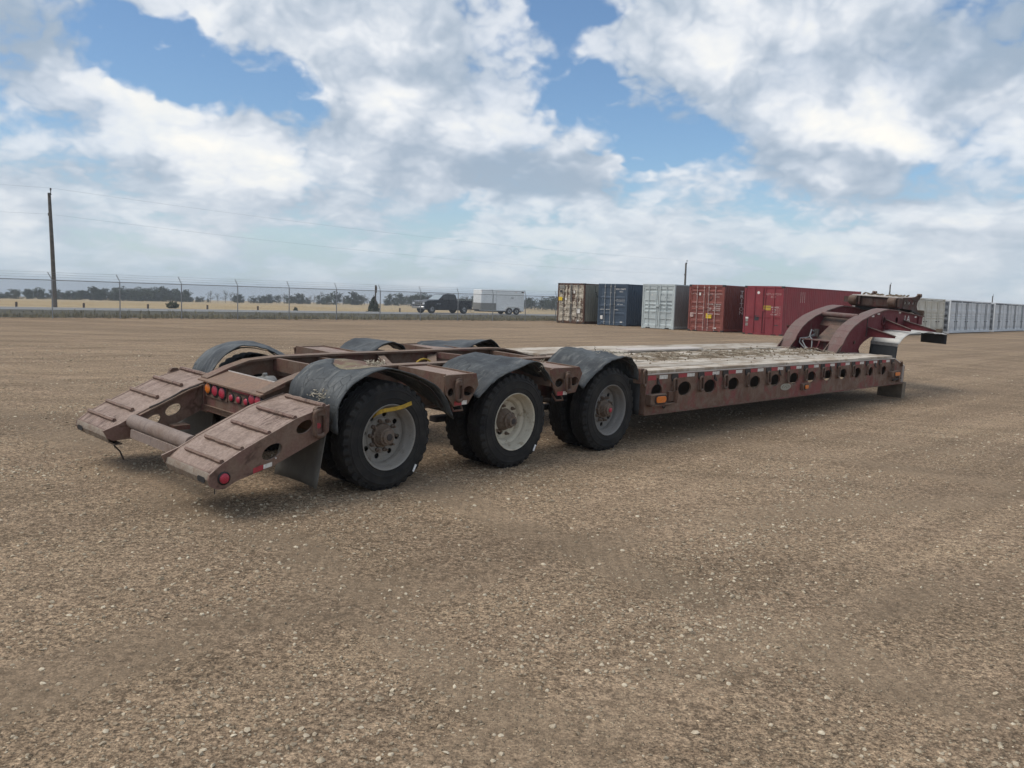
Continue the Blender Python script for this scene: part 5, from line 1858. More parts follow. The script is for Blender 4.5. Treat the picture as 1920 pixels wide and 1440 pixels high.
def frame(root, L, H, mat, cast=None):
    """posts, rails and corner castings"""
    m = None
    for x in (-1, 1):
        for y in (0.0, L - 0.12):
            MB().box(*sorted((x * HW, x * (HW - 0.10))), y + 0.004, y + 0.12, 0.12, H - 0.12).build('corner_post', mat, root)
            for z in (0.0, H - 0.118):
                MB().box(*sorted((x * (HW + 0.004), x * (HW - 0.16))), y - 0.002, y + 0.17 if y == 0 else y + 0.124, z, z + 0.118).build('corner_casting', cast or mat, root, bevel=0.01)
    for x in (-1, 1):
        MB().box(*sorted((x * HW, x * (HW - 0.06))), 0.12, L - 0.12, 0.05, 0.19).build('bottom_rail', mat, root)
        MB().box(*sorted((x * HW, x * (HW - 0.06))), 0.12, L - 0.12, H - 0.08, H - 0.012).build('top_rail', mat, root)
    MB().box(-HW + 0.10, HW - 0.10, 0.01, 0.13, H - 0.13, H - 0.005).build('header', mat, root)
    o = MB().box(-HW + 0.10, HW - 0.10, 0.01, 0.13, 0.03, 0.16).build('sill', mat, root)
    for x in (-0.72, 0.72):
        MB().box(x - 0.16, x + 0.16, 0.006, 0.009, 0.03, 0.09).build('sill_pocket', M_BLACK, o)
    MB().box(-HW + 0.05, HW - 0.05, 0.1, L - 0.05, H - 0.035, H - 0.02).build('roof', mat, root)
    MB().box(-HW + 0.06, HW - 0.06, 0.12, L - 0.05, 0.12, 0.15).build('floor', M_DARK, root)
    MB().box(-HW + 0.1, HW - 0.1, L - 0.06, L - 0.02, 0.15, H - 0.1).build('end_wall', mat, root)


def doors(root, H, mat, rod_mat, ribs, depth, rods, handle_z=0.95):
    h0, h1 = 0.165, H - 0.135
    w = HW - 0.105 - 0.006
    for s in (-1, 1):
        leaf = rib_panel(w, h1 - h0, ribs, depth).build('door', mat, root, angle=30)
        leaf.location = (-w - 0.004 if s < 0 else 0.004, 0.03, h0)
        for f in rods[0 if s < 0 else 1]:
            x = w * f
            r = MB().tube([(x, -0.03, -0.10), (x, -0.03, h1 - h0 + 0.09)], 0.021, 8).build('lock_rod', rod_mat, leaf)
        for f in rods[0 if s < 0 else 1]:
            x = w * f
            for z in (0.05, 0.45 * H, 0.72 * H, h1 - h0 - 0.06):
                MB().box(x - 0.05, x + 0.05, -0.045, 0.0, z, z + 0.045).build('rod_bracket', rod_mat, leaf)
        for f in rods[0 if s < 0 else 1]:
            x = w * f
            dr = 1 if s > 0 else -1
            MB().bar((x, -0.06, handle_z), (x + dr * 0.36, -0.055, handle_z - 0.01), 0.022, 0.045).build('door_handle', rod_mat, leaf)
        for z in (0.15, 0.36 * H, 0.62 * H, 0.85 * H):
            xx = 0.0 if s < 0 else w
            MB().box(xx - 0.05 if s < 0 else xx - 0.02, xx + 0.02 if s < 0 else xx + 0.05, -0.02, 0.01, z, z + 0.10).build('hinge', mat, leaf)
    MB().box(-0.012, 0.012, 0.024, 0.04, h0, h1).build('door_seal', M_RUBBER, root)
    MB().box(-0.09, 0.09, -0.03, 0.02, 1.42, 1.54).build('lock_box', mat, root)


def walls(root, L, H, mat):
    for s in (-1, 1):
        m = corrugated(L - 0.24, H - 0.25, y0=0.12)
        o = m.build('side_wall', mat, root, angle=30)
        o.location = (s * (HW - 0.004), 0, 0.18)
        if s < 0:
            o.rotation_euler = (0, 0, pi)
            o.location = (-(HW - 0.004), L, 0.18)


def mark(root, txt, size, mat, x, z, y=-0.004):
    return put('marking', text_mesh(txt, size, mat), root, (x, y, z), (pi / 2, 0, 0))


def mark_side(root, txt, size, mat, y, z):
    return put('marking', text_mesh(txt, size, mat), root, (HW + 0.006, y, z), (pi / 2, 0, pi / 2))


def label_plate(root, x, z, w, h, mat, y=-0.006):
    return MB().box(x - w / 2, x + w / 2, y, y + 0.003, z - h / 2, z + h / 2).build('label_plate', mat, root)


def container(name, label, u, o, L, H, mat, rod_mat, ribs, depth, rods, frame_mat=None, cast=None, wall_mat=None, side=True, sink=0.0):
    c = CROW + CU * (u + HW) + CD * o
    r = thing(name, label, 'container', (c.x, c.y, lz(c.x, c.y) + sink), (0, 0, CYAW - pi / 2), 'shipping containers at the yard edge')
    frame(r, L, H, frame_mat or mat, cast)
    doors(r, H, mat, rod_mat, ribs, depth, rods)
    if side:
        walls(r, L, H, wall_mat or mat)
    return r


def even(n, h, a=0.08, b=0.10):
    """n ribs spread up a leaf of height h"""
    p = h / n
    return [(i * p + a, (i + 1) * p - b) for i in range(n)]


DH = 2.896 - 0.30
# 1: rusted cream container
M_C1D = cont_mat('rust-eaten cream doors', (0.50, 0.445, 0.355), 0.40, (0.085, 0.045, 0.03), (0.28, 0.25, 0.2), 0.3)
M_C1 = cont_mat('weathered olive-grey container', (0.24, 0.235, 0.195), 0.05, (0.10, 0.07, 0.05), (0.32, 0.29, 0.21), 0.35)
M_C1F = cont_mat('rusty container frame', (0.10, 0.05, 0.033), 0.3, (0.06, 0.03, 0.022), (0.2, 0.16, 0.12), 0.2)
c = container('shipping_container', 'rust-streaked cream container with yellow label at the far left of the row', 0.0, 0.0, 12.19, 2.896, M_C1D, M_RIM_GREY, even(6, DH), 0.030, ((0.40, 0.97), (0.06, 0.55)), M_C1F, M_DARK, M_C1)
label_plate(c, -0.93, 1.76, 0.34, 0.26, M_YELLOW, -0.03)
label_plate(c, -0.45, 1.74, 0.16, 0.16, M_PRINT, -0.006)
label_plate(c, -0.90, 2.30, 0.24, 0.15, M_INK, -0.006)
label_plate(c, 0.72, 0.92, 0.30, 0.34, M_PRINT, -0.006)
label_plate(c, 0.70, 0.23, 0.18, 0.10, M_PRINT, -0.006)
label_plate(c, -0.82, 2.60, 0.50, 0.20, M_RIM_GREY, -0.004)
label_plate(c, 0.30, 2.26, 0.14, 0.20, M_PRINT, -0.006)
mark_side(c, 'L', 0.75, M_INK, 1.35, 2.45).scale = (0.6, 1, 1)
mark_side(c, 'Tectra', 0.34, M_INK, 1.75, 2.02)
mark_side(c, 'C', 0.30, M_INK, 3.05, 2.30)

# 2: navy container
M_C2 = cont_mat('navy container paint', (0.055, 0.08, 0.115), 0.0, (0.05, 0.04, 0.035), (0.10, 0.12, 0.145), 0.12)
c = container('shipping_container', 'navy blue container with bright lock rods, second from the left of the row', 3.638, 0.02, 12.19, 2.896, M_C2, M_LOCK, [(0.05, 0.62), (0.72, 1.14), (1.24, 1.72), (1.82, 2.50)], 0.030, ((0.42, 0.86), (0.16,)))
mark(c, 'CXDU 196673 5', 0.155, M_PRINT, 0.66, 2.53, 0.022)
mark(c, '45G1', 0.145, M_PRINT, 0.68, 2.36, 0.055)
for i, t in enumerate(('MAX.G 32.5', 'TARE   3.8', 'PAYLOAD 28.7')):
    mark(c, t, 0.075, M_PRINT, 0.45, 1.92 - 0.10 * i, 0.055)
for i in range(4):
    mark(c, 'CU.CAP 76.3 CU.M', 0.055, M_PRINT, 0.88, 1.93 - 0.085 * i, 0.055)
mark(c, 'NET  2696', 0.10, M_PRINT, 0.60, 1.48, 0.055)
label_plate(c, -0.87, 1.90, 0.12, 0.16, M_PRINT_DK, 0.048)
label_plate(c, -0.90, 0.55, 0.20, 0.26, M_PRINT, 0.022)
label_plate(c, 0.78, 0.27, 0.20, 0.07, M_PRINT, 0.022)

# 3: pale grey container whose long side also has doors
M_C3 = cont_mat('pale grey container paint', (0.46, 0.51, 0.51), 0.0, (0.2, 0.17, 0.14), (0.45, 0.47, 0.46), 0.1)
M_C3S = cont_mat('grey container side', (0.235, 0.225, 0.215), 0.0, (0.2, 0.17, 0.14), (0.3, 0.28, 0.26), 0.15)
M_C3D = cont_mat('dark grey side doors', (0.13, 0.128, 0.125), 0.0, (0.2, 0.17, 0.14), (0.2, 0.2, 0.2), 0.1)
rb3 = [(0.10, 0.48), (0.98, 1.16), (1.22, 1.40), (1.46, 1.66), (1.62 + 0.6, 2.40)]
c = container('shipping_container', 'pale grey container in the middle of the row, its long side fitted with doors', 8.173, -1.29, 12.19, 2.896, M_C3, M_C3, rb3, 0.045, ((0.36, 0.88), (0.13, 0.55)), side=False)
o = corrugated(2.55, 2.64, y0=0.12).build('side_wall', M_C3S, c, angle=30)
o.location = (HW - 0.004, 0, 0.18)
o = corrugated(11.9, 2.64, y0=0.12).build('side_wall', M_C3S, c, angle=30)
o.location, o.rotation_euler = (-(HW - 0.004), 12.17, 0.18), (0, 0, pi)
for k in range(4):
    y0 = 2.72 + 2.33 * k
    for j in range(2):
        lf = rib_panel(1.12, 2.50, [(0.12, 0.32), (0.95, 1.12), (1.2, 1.38), (1.45, 1.62), (2.1, 2.3)], 0.05).build('side_door', M_C3D, c, angle=30)
        lf.location, lf.rotation_euler = (HW - 0.01, y0 + 0.03 + 1.14 * j, 0.20), (0, 0, pi / 2)
    m = MB().box(HW - 0.03, HW + 0.012, y0 - 0.10, y0, 0.15, 2.78).build('door_frame', M_C3D, c)
mark(c, 'PIDU 013164 1', 0.165, M_PRINT_DK, 0.62, 2.21, 0.024)
mark(c, '45G1', 0.15, M_PRINT_DK, 0.66, 2.03, 0.024)
for i, t in enumerate(('MAX.GR.  30.480 KG', 'TARE       3.900 KG', 'NET      26.580 KG', 'CU.CAP.   76.4 CU.M')):
    mark(c, t, 0.10, M_PRINT_DK, 0.56, 1.79 - 0.205 * i, 0.024)
label_plate(c, -0.50, 2.20, 0.07, 0.09, M_PRINT, 0.026)
MB().box(-0.15, 0.1, -0.07, 0.02, 1.43, 1.58).build('lock_box', M_C3, c)

# 4: brick red container
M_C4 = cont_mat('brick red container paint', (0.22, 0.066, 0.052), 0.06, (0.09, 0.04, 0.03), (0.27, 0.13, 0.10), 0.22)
M_C4S = cont_mat('brick red shaded side', (0.155, 0.05, 0.038), 0.05, (0.09, 0.04, 0.03), (0.22, 0.10, 0.08), 0.2)  # door red darkened for the side: shade put into the colour
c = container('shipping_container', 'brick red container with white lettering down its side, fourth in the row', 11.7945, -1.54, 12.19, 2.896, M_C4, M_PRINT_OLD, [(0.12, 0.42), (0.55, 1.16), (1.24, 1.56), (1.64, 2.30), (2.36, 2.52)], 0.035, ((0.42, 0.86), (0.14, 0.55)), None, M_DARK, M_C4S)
for i, ch in enumerate('TRITON'):
    mark_side(c, ch, 0.52, M_PRINT, 2.28, 2.47 - 0.255 * i).scale = (1.55, 0.62, 1)
mark(c, 'TCNU 704704 2', 0.17, M_PRINT_OLD, 0.62, 2.33, 0.022)
mark(c, '45G1', 0.15, M_PRINT_OLD, 0.74, 2.16, 0.022)
for i, t in enumerate(('MAX.GR. 32,500 KGS', '             71,650 LBS', 'TARE     3,980 KGS', 'NET    28,520 KGS')):
    mark(c, t, 0.105, M_PRINT, 0.55, 1.70 - 0.125 * i, 0.022)
label_plate(c, 0.22, 0.98, 0.38, 0.30, M_YELLOW, -0.012)
mark(c, 'CAUTION', 0.07, M_INK, 0.22, 1.04, -0.014)
mark(c, '9 FT 6 IN HIGH', 0.05, M_INK, 0.22, 0.95, -0.014)
label_plate(c, -0.46, 2.32, 0.12, 0.17, M_PRINT, 0.022)
mark(c, 'TCNU 7047', 0.10, M_PRINT_OLD, -0.90, 2.33, 0.022)
mark(c, 'CU.CAP    2,700', 0.085, M_PRINT_OLD, -0.66, 1.80, 0.022)
mark(c, 'MAX. STACK 192000', 0.085, M_PRINT_OLD, -0.62, 1.52, 0.022)
label_plate(c, -0.98, 1.02, 0.24, 0.27, M_PRINT_OLD, 0.022)
label_plate(c, 0.66, 0.24, 0.22, 0.07, M_PRINT, -0.01)
m = MB()
for a, b in (((0.0, 0.20), (0.16, 0.0)), ((0.16, 0.0), (0.0, -0.20)), ((0.0, -0.20), (-0.16, 0.0)), ((-0.16, 0.0), (0.0, 0.20))):
    m.bar((0.26 + a[0], 0.05, 2.12 + a[1]), (0.26 + b[0], 0.05, 2.12 + b[1]), 0.02, 0.02, (0, 1, 0))
m.build('placard_holder', M_DARK, c)

# 5: crimson container, flush doors
M_C5 = cont_mat('crimson container paint', (0.23, 0.036, 0.045), 0.05, (0.075, 0.03, 0.025), (0.30, 0.11, 0.10), 0.18)
M_C5S = cont_mat('crimson sky-lit side', (0.27, 0.048, 0.055), 0.03, (0.09, 0.03, 0.025), (0.38, 0.17, 0.16), 0.25)  # door crimson brightened for the side: open-sky light put into the colour
c = container('shipping_container', 'crimson container with flush doors, at the right end of the row', 15.7104, -1.83, 12.19, 2.896, M_C5, M_C5, [], 0.0, ((0.50, 0.97), (0.10, 0.60)), None, M_DARK, M_C5S, sink=-0.03)
mark(c, 'GSTU 677210 6', 0.165, M_PRINT_OLD, 0.66, 2.42, 0.022)
mark(c, '4510', 0.16, M_PRINT_OLD, 0.58, 2.26, 0.022)
label_plate(c, 0.25, 1.62, 0.46, 0.27, M_YEL_OLD, 0.018)
mark(c, '2.9 HIGH', 0.11, M_INK, 0.27, 1.65, 0.0165)
for i, t in enumerate(('MAX.GROSS', 'TARE', 'NET', 'CU.CAP.')):
    mark(c, t, 0.105, M_PRINT, 0.68, 1.66 - 0.14 * i, 0.022)
for i in range(7):
    mark(c, '32,480 KGS', 0.062, M_PRINT_OLD, 0.93, 1.70 - 0.078 * i, 0.022)
MB().lathe([(0.085, 0.0), (0.085, -0.006)], 'y', (-0.34, 0.027, 2.50), 20, True, True).build('label_plate', M_PRINT, c)
label_plate(c, -0.38, 1.01, 0.27, 0.29, M_INK, 0.020)
label_plate(c, -1.0, 1.0, 0.18, 0.10, M_PRINT, 0.022)
label_plate(c, -1.0, 0.85, 0.16, 0.14, M_RIM_GREY, 0.022)
label_plate(c, -1.0, 0.62, 0.16, 0.17, M_RIM_GREY, 0.022)
label_plate(c, -1.04 + 1.9, 0.62, 0.24, 0.05, M_DARK, 0.022).rotation_euler = (0, 0, 0)
for i in range(3):
    MB().box(HW - 0.0, HW + 0.004, 2.35 + 0.28 * i + 0.02, 2.35 + 0.28 * i + 0.08, 1.98, 2.62).build('bare_patch', M_PRINT_OLD, c)


# side-door containers in the right-hand row
def side_door_container(label, s0, L, H, mat, end_mat, n, sink=0.0):
    P = Vector((33.97, 67.60)) + CD * s0 + Vector((-CD.y, CD.x)) * 0.15
    c0 = P - CU * HW
    r = thing('side_door_container', label, 'container', (c0.x, c0.y, lz(c0.x, c0.y) + sink), (0, 0, CYAW - pi / 2), 'side-door containers in the right-hand row')
    frame(r, L, H, mat)
    doors(r, H, end_mat, end_mat, even(5, H - 0.3), 0.04, ((0.4, 0.9), (0.1, 0.6)))
    w = (L - 0.36) / n
    lw = (w - 0.12) / 2
    h = H - 0.36
    ribs = [(0.06, 0.30), (0.84, 0.99), (1.03, 1.18), (1.22, 1.40), (h - 0.62, h - 0.10)]
    pm = rib_panel(lw, h, ribs, 0.055).mesh('side_door', mat, 30)
    rm = MB().tube([(0, 0, 0.05), (0, 0, h + 0.02)], 0.02, 6).mesh('lock_rod', end_mat, 40)
    hm = MB().box(-0.012, 0.012, -0.14, 0.14, 0.72, 0.78).mesh('door_handle', M_DARK, 0)
    for k in range(n):
        y0 = 0.18 + w * k
        for j in range(2):
            d = put('side_door', pm, r, (HW - 0.01, y0 + 0.05 + j * (lw + 0.012), 0.18), (0, 0, pi / 2))
            rr = put('lock_rod', rm, d, (lw * (0.88 if j == 0 else 0.12), -0.03, 0))
            put('door_handle', hm, d, (lw * (0.80 if j == 0 else 0.20), -0.03, 0), (0, 0, pi / 2))
        if k:
            MB().box(HW - 0.06, HW + 0.02, y0 - 0.045, y0 + 0.045, 0.16, H - 0.1).build('door_post', mat, r)
    MB().box(-HW + 0.02, HW - 0.08, 0.3, L - 0.1, 0.2, H - 0.1).build('inner_shell', end_mat, r)
    return r


M_SDC = cont_mat('cream side-door container', (0.58, 0.555, 0.48), 0.0, (0.3, 0.2, 0.1), (0.6, 0.55, 0.45), 0.1)
M_SDG = cont_mat('silver-grey side-door container', (0.64, 0.665, 0.685), 0.0, (0.3, 0.25, 0.2), (0.48, 0.5, 0.5), 0.1)
M_SDE = cont_mat('slate container end', (0.15, 0.165, 0.185), 0.0, (0.2, 0.2, 0.2), (0.22, 0.23, 0.25), 0.1)
side_door_container('cream side-door container partly hidden behind the gooseneck bolster', -14.2, 12.19, 2.60, M_SDC, M_SDC, 4)
side_door_container('silver-grey side-door container standing next to the cream one', -0.55, 12.19, 2.60, M_SDG, M_SDE, 4)
side_door_container('second silver-grey side-door container right of the cream one', 13.1, 12.19, 2.60, M_SDG, M_SDE, 4)
side_door_container('third silver-grey side-door container, at the right edge of the photo', 26.75, 12.19, 2.60, M_SDG, M_SDE, 4)


# ------------------------------------------------------------------ pickup truck on the road
M_NAVY = plain('dark navy car paint', (0.012, 0.016, 0.026), 0.22, 0.3, var=0.05, spec=0.6)
M_CARBLK = plain('black trim', (0.012, 0.012, 0.013), 0.55)
M_HEAD = plain('headlamp glass', (0.65, 0.68, 0.72), 0.12, 0.2)
M_ALLOY = plain('machined alloy', (0.55, 0.56, 0.58), 0.28, 0.7)
M_CARTYRE = plain('car tyre', (0.02, 0.02, 0.021), 0.8)


def car_wheel(parent, x, y, s, R=0.42, W=0.28):
    w = MB().lathe([(R * 0.62, 0.02), (R * 0.58, 0.0), (R * 0.55, 0.04), (R * 0.20, 0.05), (R * 0.16, 0.02), (0.02, 0.015)], 'y', (0, 0, 0), 28, False, True).build('wheel', M_CARBLK, parent)
    w.location = (x, y, R)
    w.rotation_euler = (0, 0, pi if s > 0 else 0)
    MB().lathe([(R * 0.62, 0.01), (R * 0.70, 0.0), (R * 0.90, 0.005), (R * 0.985, 0.03), (R, 0.07), (R, W - 0.07), (R * 0.985, W - 0.03), (R * 0.9, W), (R * 0.6, W - 0.02)], 'y', (0, 0, 0), 36).build('tyre', M_CARTYRE, w)
    for k in range(8):
        a = 2 * pi * k / 8
        MB().bar((0.07 * cos(a), 0.012, 0.07 * sin(a)), (R * 0.6 * cos(a), 0.012, R * 0.6 * sin(a)), 0.055, 0.02, (0, 1, 0)).build('spoke', M_ALLOY, w)
    return w


def pickup():
    ya = rad(222.0)
    ctr = Vector((-6.5, 88.1)) + Vector((cos(ya), sin(ya))) * 0.95
    t = thing('pickup_truck', 'dark navy crew-cab pickup truck with bright wheels towing a white trailer', 'pickup truck', (ctr.x, ctr.y, lz(ctr.x, ctr.y) + 0.03), (0, 0, ya))
    W = 1.02
    WB = 2.0

    def arch(cx, r=0.50, zb=0.42):
        return [(cx + r * cos(a), 0.42 + r * sin(a)) for a in [pi * (1 - i / 10) for i in range(11)] if 0.42 + r * sin(a) >= zb - 0.001]
    low = [(-2.98, 0.58), (-2.98, 1.30), (-1.0, 1.30), (1.1, 1.30), (1.35, 1.29), (2.55, 1.22), (2.86, 1.14), (2.93, 0.95), (2.93, 0.50), (2.55, 0.42)]
    bot = arch(WB)[::-1] + [(1.4, 0.42), (-1.4, 0.42)] + arch(-WB)[::-1] + [(-2.6, 0.50)]
    b = MB().ext(low + bot, 'y', -W, W).build('body', M_NAVY, t, bevel=0.035)
    # cab: raked screen, tapering in
    cab = [(1.22, 1.29), (0.42, 1.86), (0.15, 1.93), (-0.75, 1.93), (-1.0, 1.86), (-1.12, 1.30)]
    m = MB()
    N = len(cab)
    vs = []
    for s in (-1, 1):
        for x, z in cab:
            k = (z - 1.29) / 0.64
            vs.append((x, s * (W - 0.03 - 0.17 * k), z))
    fs = [(i, (i + 1) % N, N + (i + 1) % N, N + i) for i in range(N)] + [tuple(range(N)), tuple(range(N, 2 * N))]
    cabo = m.add(vs, fs).build('cab', M_NAVY, t, bevel=0.03)

    def glass(quad, name='window'):
        q = [Vector(p) for p in quad]
        n = (q[1] - q[0]).cross(q[2] - q[0]).normalized() * 0.006
        MB().hexa([p - n for p in q], [p + n for p in q]).build(name, M_GLASS, cabo)

    def sy(z):
        return W - 0.03 - 0.17 * (z - 1.29) / 0.64 + 0.002
    for s in (-1, 1):
        glass([(0.92, s * sy(1.37), 1.37), (0.06, s * sy(1.37), 1.37), (0.06, s * sy(1.83), 1.83), (0.36, s * sy(1.83), 1.83)])
        glass([(-0.02, s * sy(1.37), 1.37), (-0.92, s * sy(1.37), 1.37), (-0.86, s * sy(1.80), 1.80), (-0.02, s * sy(1.83), 1.83)])
        MB().box(0.0, 0.04, *ylo(s, W - 0.004, W + 0.004), 0.55, 1.30).build('door_gap', M_CARBLK, b)
        MB().box(-0.98, -0.96, *ylo(s, W - 0.004, W + 0.004), 0.50, 1.30).build('door_gap', M_CARBLK, b)
        for x in (0.12, -0.86):
            MB().box(x, x + 0.2, *ylo(s, W, W + 0.03), 1.14, 1.18).build('door_handle', M_NAVY, b)
        mi = MB().box(0.78, 0.94, *ylo(s, W + 0.10, W + 0.30), 1.34, 1.58).build('mirror', M_CARBLK, t, bevel=0.03)
        MB().bar((0.84, s * (W - 0.08), 1.36), (0.86, s * (W + 0.14), 1.42), 0.05).build('mirror_arm', M_CARBLK, mi)
        MB().box(1.0, 1.5, *ylo(s, W + 0.001, W + 0.01), 0.92, 0.96).build('badge', M_ALLOY, b)
        MB().box(-1.3, 1.35, *ylo(s, W - 0.12, W + 0.06), 0.36, 0.43).build('running_board', M_CARBLK, t)
        MB().box(2.70, 2.945, *ylo(s, 0.66, 1.015), 0.86, 1.03).build('headlamp', M_HEAD, b, bevel=0.02)
        MB().box(-2.99, -2.94, *ylo(s, 0.84, 1.01), 0.90, 1.25).build('tail_lamp', M_RED_LENS, b)
        for cx in (WB, -WB):
            m = MB()
            pts = [(cx + 0.49 * cos(a), s * (W + 0.012), 0.42 + 0.49 * sin(a)) for a in [pi * i / 14 for i in range(15)]]
            m.tube(pts, 0.035, 6).build('wheel_arch', M_CARBLK, b)
        car_wheel(t, WB, s * 1.02, s)
        car_wheel(t, -WB, s * 1.02, s)
    q = [(1.16, -0.84, 1.345), (1.16, 0.84, 1.345), (0.45, 0.70, 1.845), (0.45, -0.70, 1.845)]
    n = Vector((0.57, 0, 0.80)) * 0.012
    MB().hexa([Vector(p) - n for p in q], [Vector(p) + n for p in q]).build('windscreen', plain('windscreen', (0.30, 0.36, 0.40), 0.06, var=0.05), cabo)
    MB().box(2.925, 2.945, -0.62, 0.62, 0.68, 1.02).build('grille', M_CARBLK, b)
    for z in (1.03, 0.83):
        MB().box(2.935, 2.962, -0.98, 0.98, z, z + 0.05).build('grille_bar', M_CHROME, b)
    MB().ext([(2.84, 0.44), (3.02, 0.46), (3.05, 0.52), (3.05, 0.66), (2.84, 0.68)], 'y', -1.0, 1.0).build('front_bumper', M_CHROME, t, bevel=0.03)
    MB().box(-3.10, -2.95, -0.98, 0.98, 0.50, 0.66).build('rear_bumper', M_CHROME, t, bevel=0.02)
    MB().hexa([(1.30, -0.55, 1.285), (2.5, -0.45, 1.222), (2.5, 0.45, 1.222), (1.30, 0.55, 1.285)], [(1.36, -0.45, 1.36), (2.40, -0.35, 1.27), (2.40, 0.35, 1.27), (1.36, 0.45, 1.36)]).build('bonnet_scoop', M_NAVY, b, bevel=0.02)
    MB().box(-2.86, -1.22, -0.88, 0.88, 1.28, 1.304).build('bed_opening', M_CARBLK, b)
    MB().box(-2.6, 2.4, -0.75, 0.75, 0.32, 0.45).build('chassis', M_CARBLK, t)
    MB().tube([(-2.3, -0.8, 1.42), (-1.35, -0.8, 1.42), (-1.35, 0.8, 1.42), (-2.3, 0.8, 1.42)], 0.03, 6).build('bed_rail', M_CARBLK, t)
    for y in (-0.8, 0.8):
        MB().tube([(-2.3, y, 1.30), (-2.3, y, 1.42)], 0.03, 6).build('bed_rail', M_CARBLK, t)
        MB().tube([(-1.35, y, 1.30), (-1.35, y, 1.42)], 0.03, 6).build('bed_rail', M_CARBLK, t)
    return ctr, ya


ctr, ya = pickup()


def cargo_trailer():
    """enclosed white trailer hitched behind; local x points towards the pickup"""
    d0 = Vector((cos(ya), sin(ya)))
    yb = ya - rad(17)
    d = Vector((cos(yb), sin(yb)))
    P = ctr - d0 * 3.15 - d * 3.55
    t = thing('enclosed_trailer', 'white enclosed twin-axle cargo trailer behind the navy pickup', 'trailer', (P.x, P.y, lz(P.x, P.y) + 0.03), (0, 0, yb))
    L0, L1, W, Z0, Z1 = -2.45, 2.45, 1.05, 0.36, 2.50
    mw_ = plain('white trailer skin', (0.80, 0.81, 0.80), 0.35, var=0.04, scale=2)
    MB().box(L0, L1, -W, W, Z0, Z1).build('box_body', mw_, t, bevel=0.04)
    tr = plain('trailer trim', (0.45, 0.46, 0.47), 0.4, 0.5)
    gd = plain('grey stone guard', (0.26, 0.255, 0.235), 0.45, 0.4, var=0.1)
    for s in (-1, 1):
        MB().box(L0, L1, *ylo(s, W, W + 0.012), Z1 - 0.07, Z1 - 0.02).build('top_trim', tr, t)
        MB().box(L0, L1, *ylo(s, W, W + 0.012), Z0 + 0.01, Z0 + 0.06).build('bottom_trim', tr, t)
        MB().box(0.75, L1 + 0.004, *ylo(s, W, W + 0.008), Z0 + 0.06, 1.15).build('stone_guard', gd, t)
        MB().box(0.73, 0.755, *ylo(s, W, W + 0.012), Z0 + 0.06, Z1 - 0.07).build('seam', tr, t)
        MB().box(-1.2, -0.9, *ylo(s, W, W + 0.004), 1.70, 1.76).build('badge', M_CARBLK, t)
        MB().box(-2.35, -2.1, *ylo(s, W, W + 0.006), 2.28, 2.38).build('badge', M_CARBLK, t)
        for x in (L1 - 0.1, 0.5, -1.5, L0 + 0.06):
            MB().box(x, x + 0.06, *ylo(s, W, W + 0.02), 2.31, 2.35).build('marker_lamp', M_AMBER_LENS, t)
        # double fender
        m = MB()
        pts = [(-0.33, 0.40)] + [(-0.73 + 0.42 * cos(a), 0.40 + 0.40 * sin(a)) for a in [pi * i / 12 for i in range(1, 6)]] + [(-1.53 + 0.42 * cos(a), 0.40 + 0.40 * sin(a)) for a in [pi * i / 12 for i in range(7, 12)]] + [(-1.96, 0.40)]
        for a, b in zip(pts[:-1], pts[1:]):
            m.bar((a[0], s * (W + 0.07), a[1]), (b[0], s * (W + 0.07), b[1]), 0.15, 0.015, (0, 0, 1))
        m.build('fender', plain('bright fender', (0.62, 0.60, 0.55), 0.35, 0.5), t, angle=60)
        for x in (-0.73, -1.53):
            car_wheel(t, x, s * (W + 0.12), s, 0.35, 0.20)
    MB().box(L0 - 0.01, L0, -W + 0.08, W - 0.08, Z0 + 0.08, Z1 - 0.12).build('ramp_door', mw_, t)
    MB().box(L1, L1 + 0.008, -W, W, Z0 + 0.06, 1.15).build('stone_guard', gd, t)
    MB().box(-2.3, L1, -0.7, 0.7, 0.26, 0.36).build('chassis', M_CARBLK, t)
    for s in (-1, 1):
        MB().bar((L1 - 0.1, s * 0.6, 0.42), (3.50, 0.0, 0.46), 0.06, 0.08).build('tongue', M_CARBLK, t)
    MB().tube([(3.1, 0, 0.25), (3.1, 0, 0.95)], 0.035, 8).build('jack', M_STEEL, t)
    MB().tube([(3.4, 0.1, 0.4), (3.2, 0.25, 0.15), (2.9, 0.3, 0.15), (2.7, 0.2, 0.4)], 0.02, 5).build('safety_chain', M_STEEL, t)


cargo_trailer()


# ------------------------------------------------------------------ roadside posts, sign post, bushes
M_MARKER = plain('brown marker post', (0.075, 0.055, 0.042), 0.85, var=0.2)
names = ['nearest the left edge of the photo', 'right of the tall leaning pole', 'left of the small round bush', 'right of the small round bush', 'in front of the far bare trees', 'just right of the sign-post cedar']
for (x, y), w in zip(((-37.4, 65.6), (-34.2, 69.4), (-30.4, 72.5), (-26.9, 76.6), (-23.3, 79.4), (-11.6, 88.6)), names):
    o = MB().lathe([(0.085, -0.1), (0.085, 0.46), (0.07, 0.50)], 'z', (0, 0, 0), 10, False, True).build('marker_post', M_MARKER)
    o.location = (x, y, lz(x, y))
    tag(o, 'short brown wooden post beyond the road, ' + w, 'post', 'short wooden posts along the far roadside')


def leaf_cloud(pts, size, r, n=1):
    V, F = [], []
    for p in pts:
        p = Vector(p)
        for _ in range(n):
            a = Vector((r.gauss(0, 1), r.gauss(0, 1), r.gauss(0, 1))).normalized()
            b = a.cross(Vector((r.gauss(0, 1), r.gauss(0, 1), r.gauss(0, 1)))).normalized()
            s = size * r.uniform(0.6, 1.3)
            k = len(V)
            V += [tuple(p - a * s * 0.5), tuple(p + b * s * 0.35), tuple(p + a * s * 0.5), tuple(p - b * s * 0.35)]
            F.append((k, k + 1, k + 2, k + 3))
    return V, F


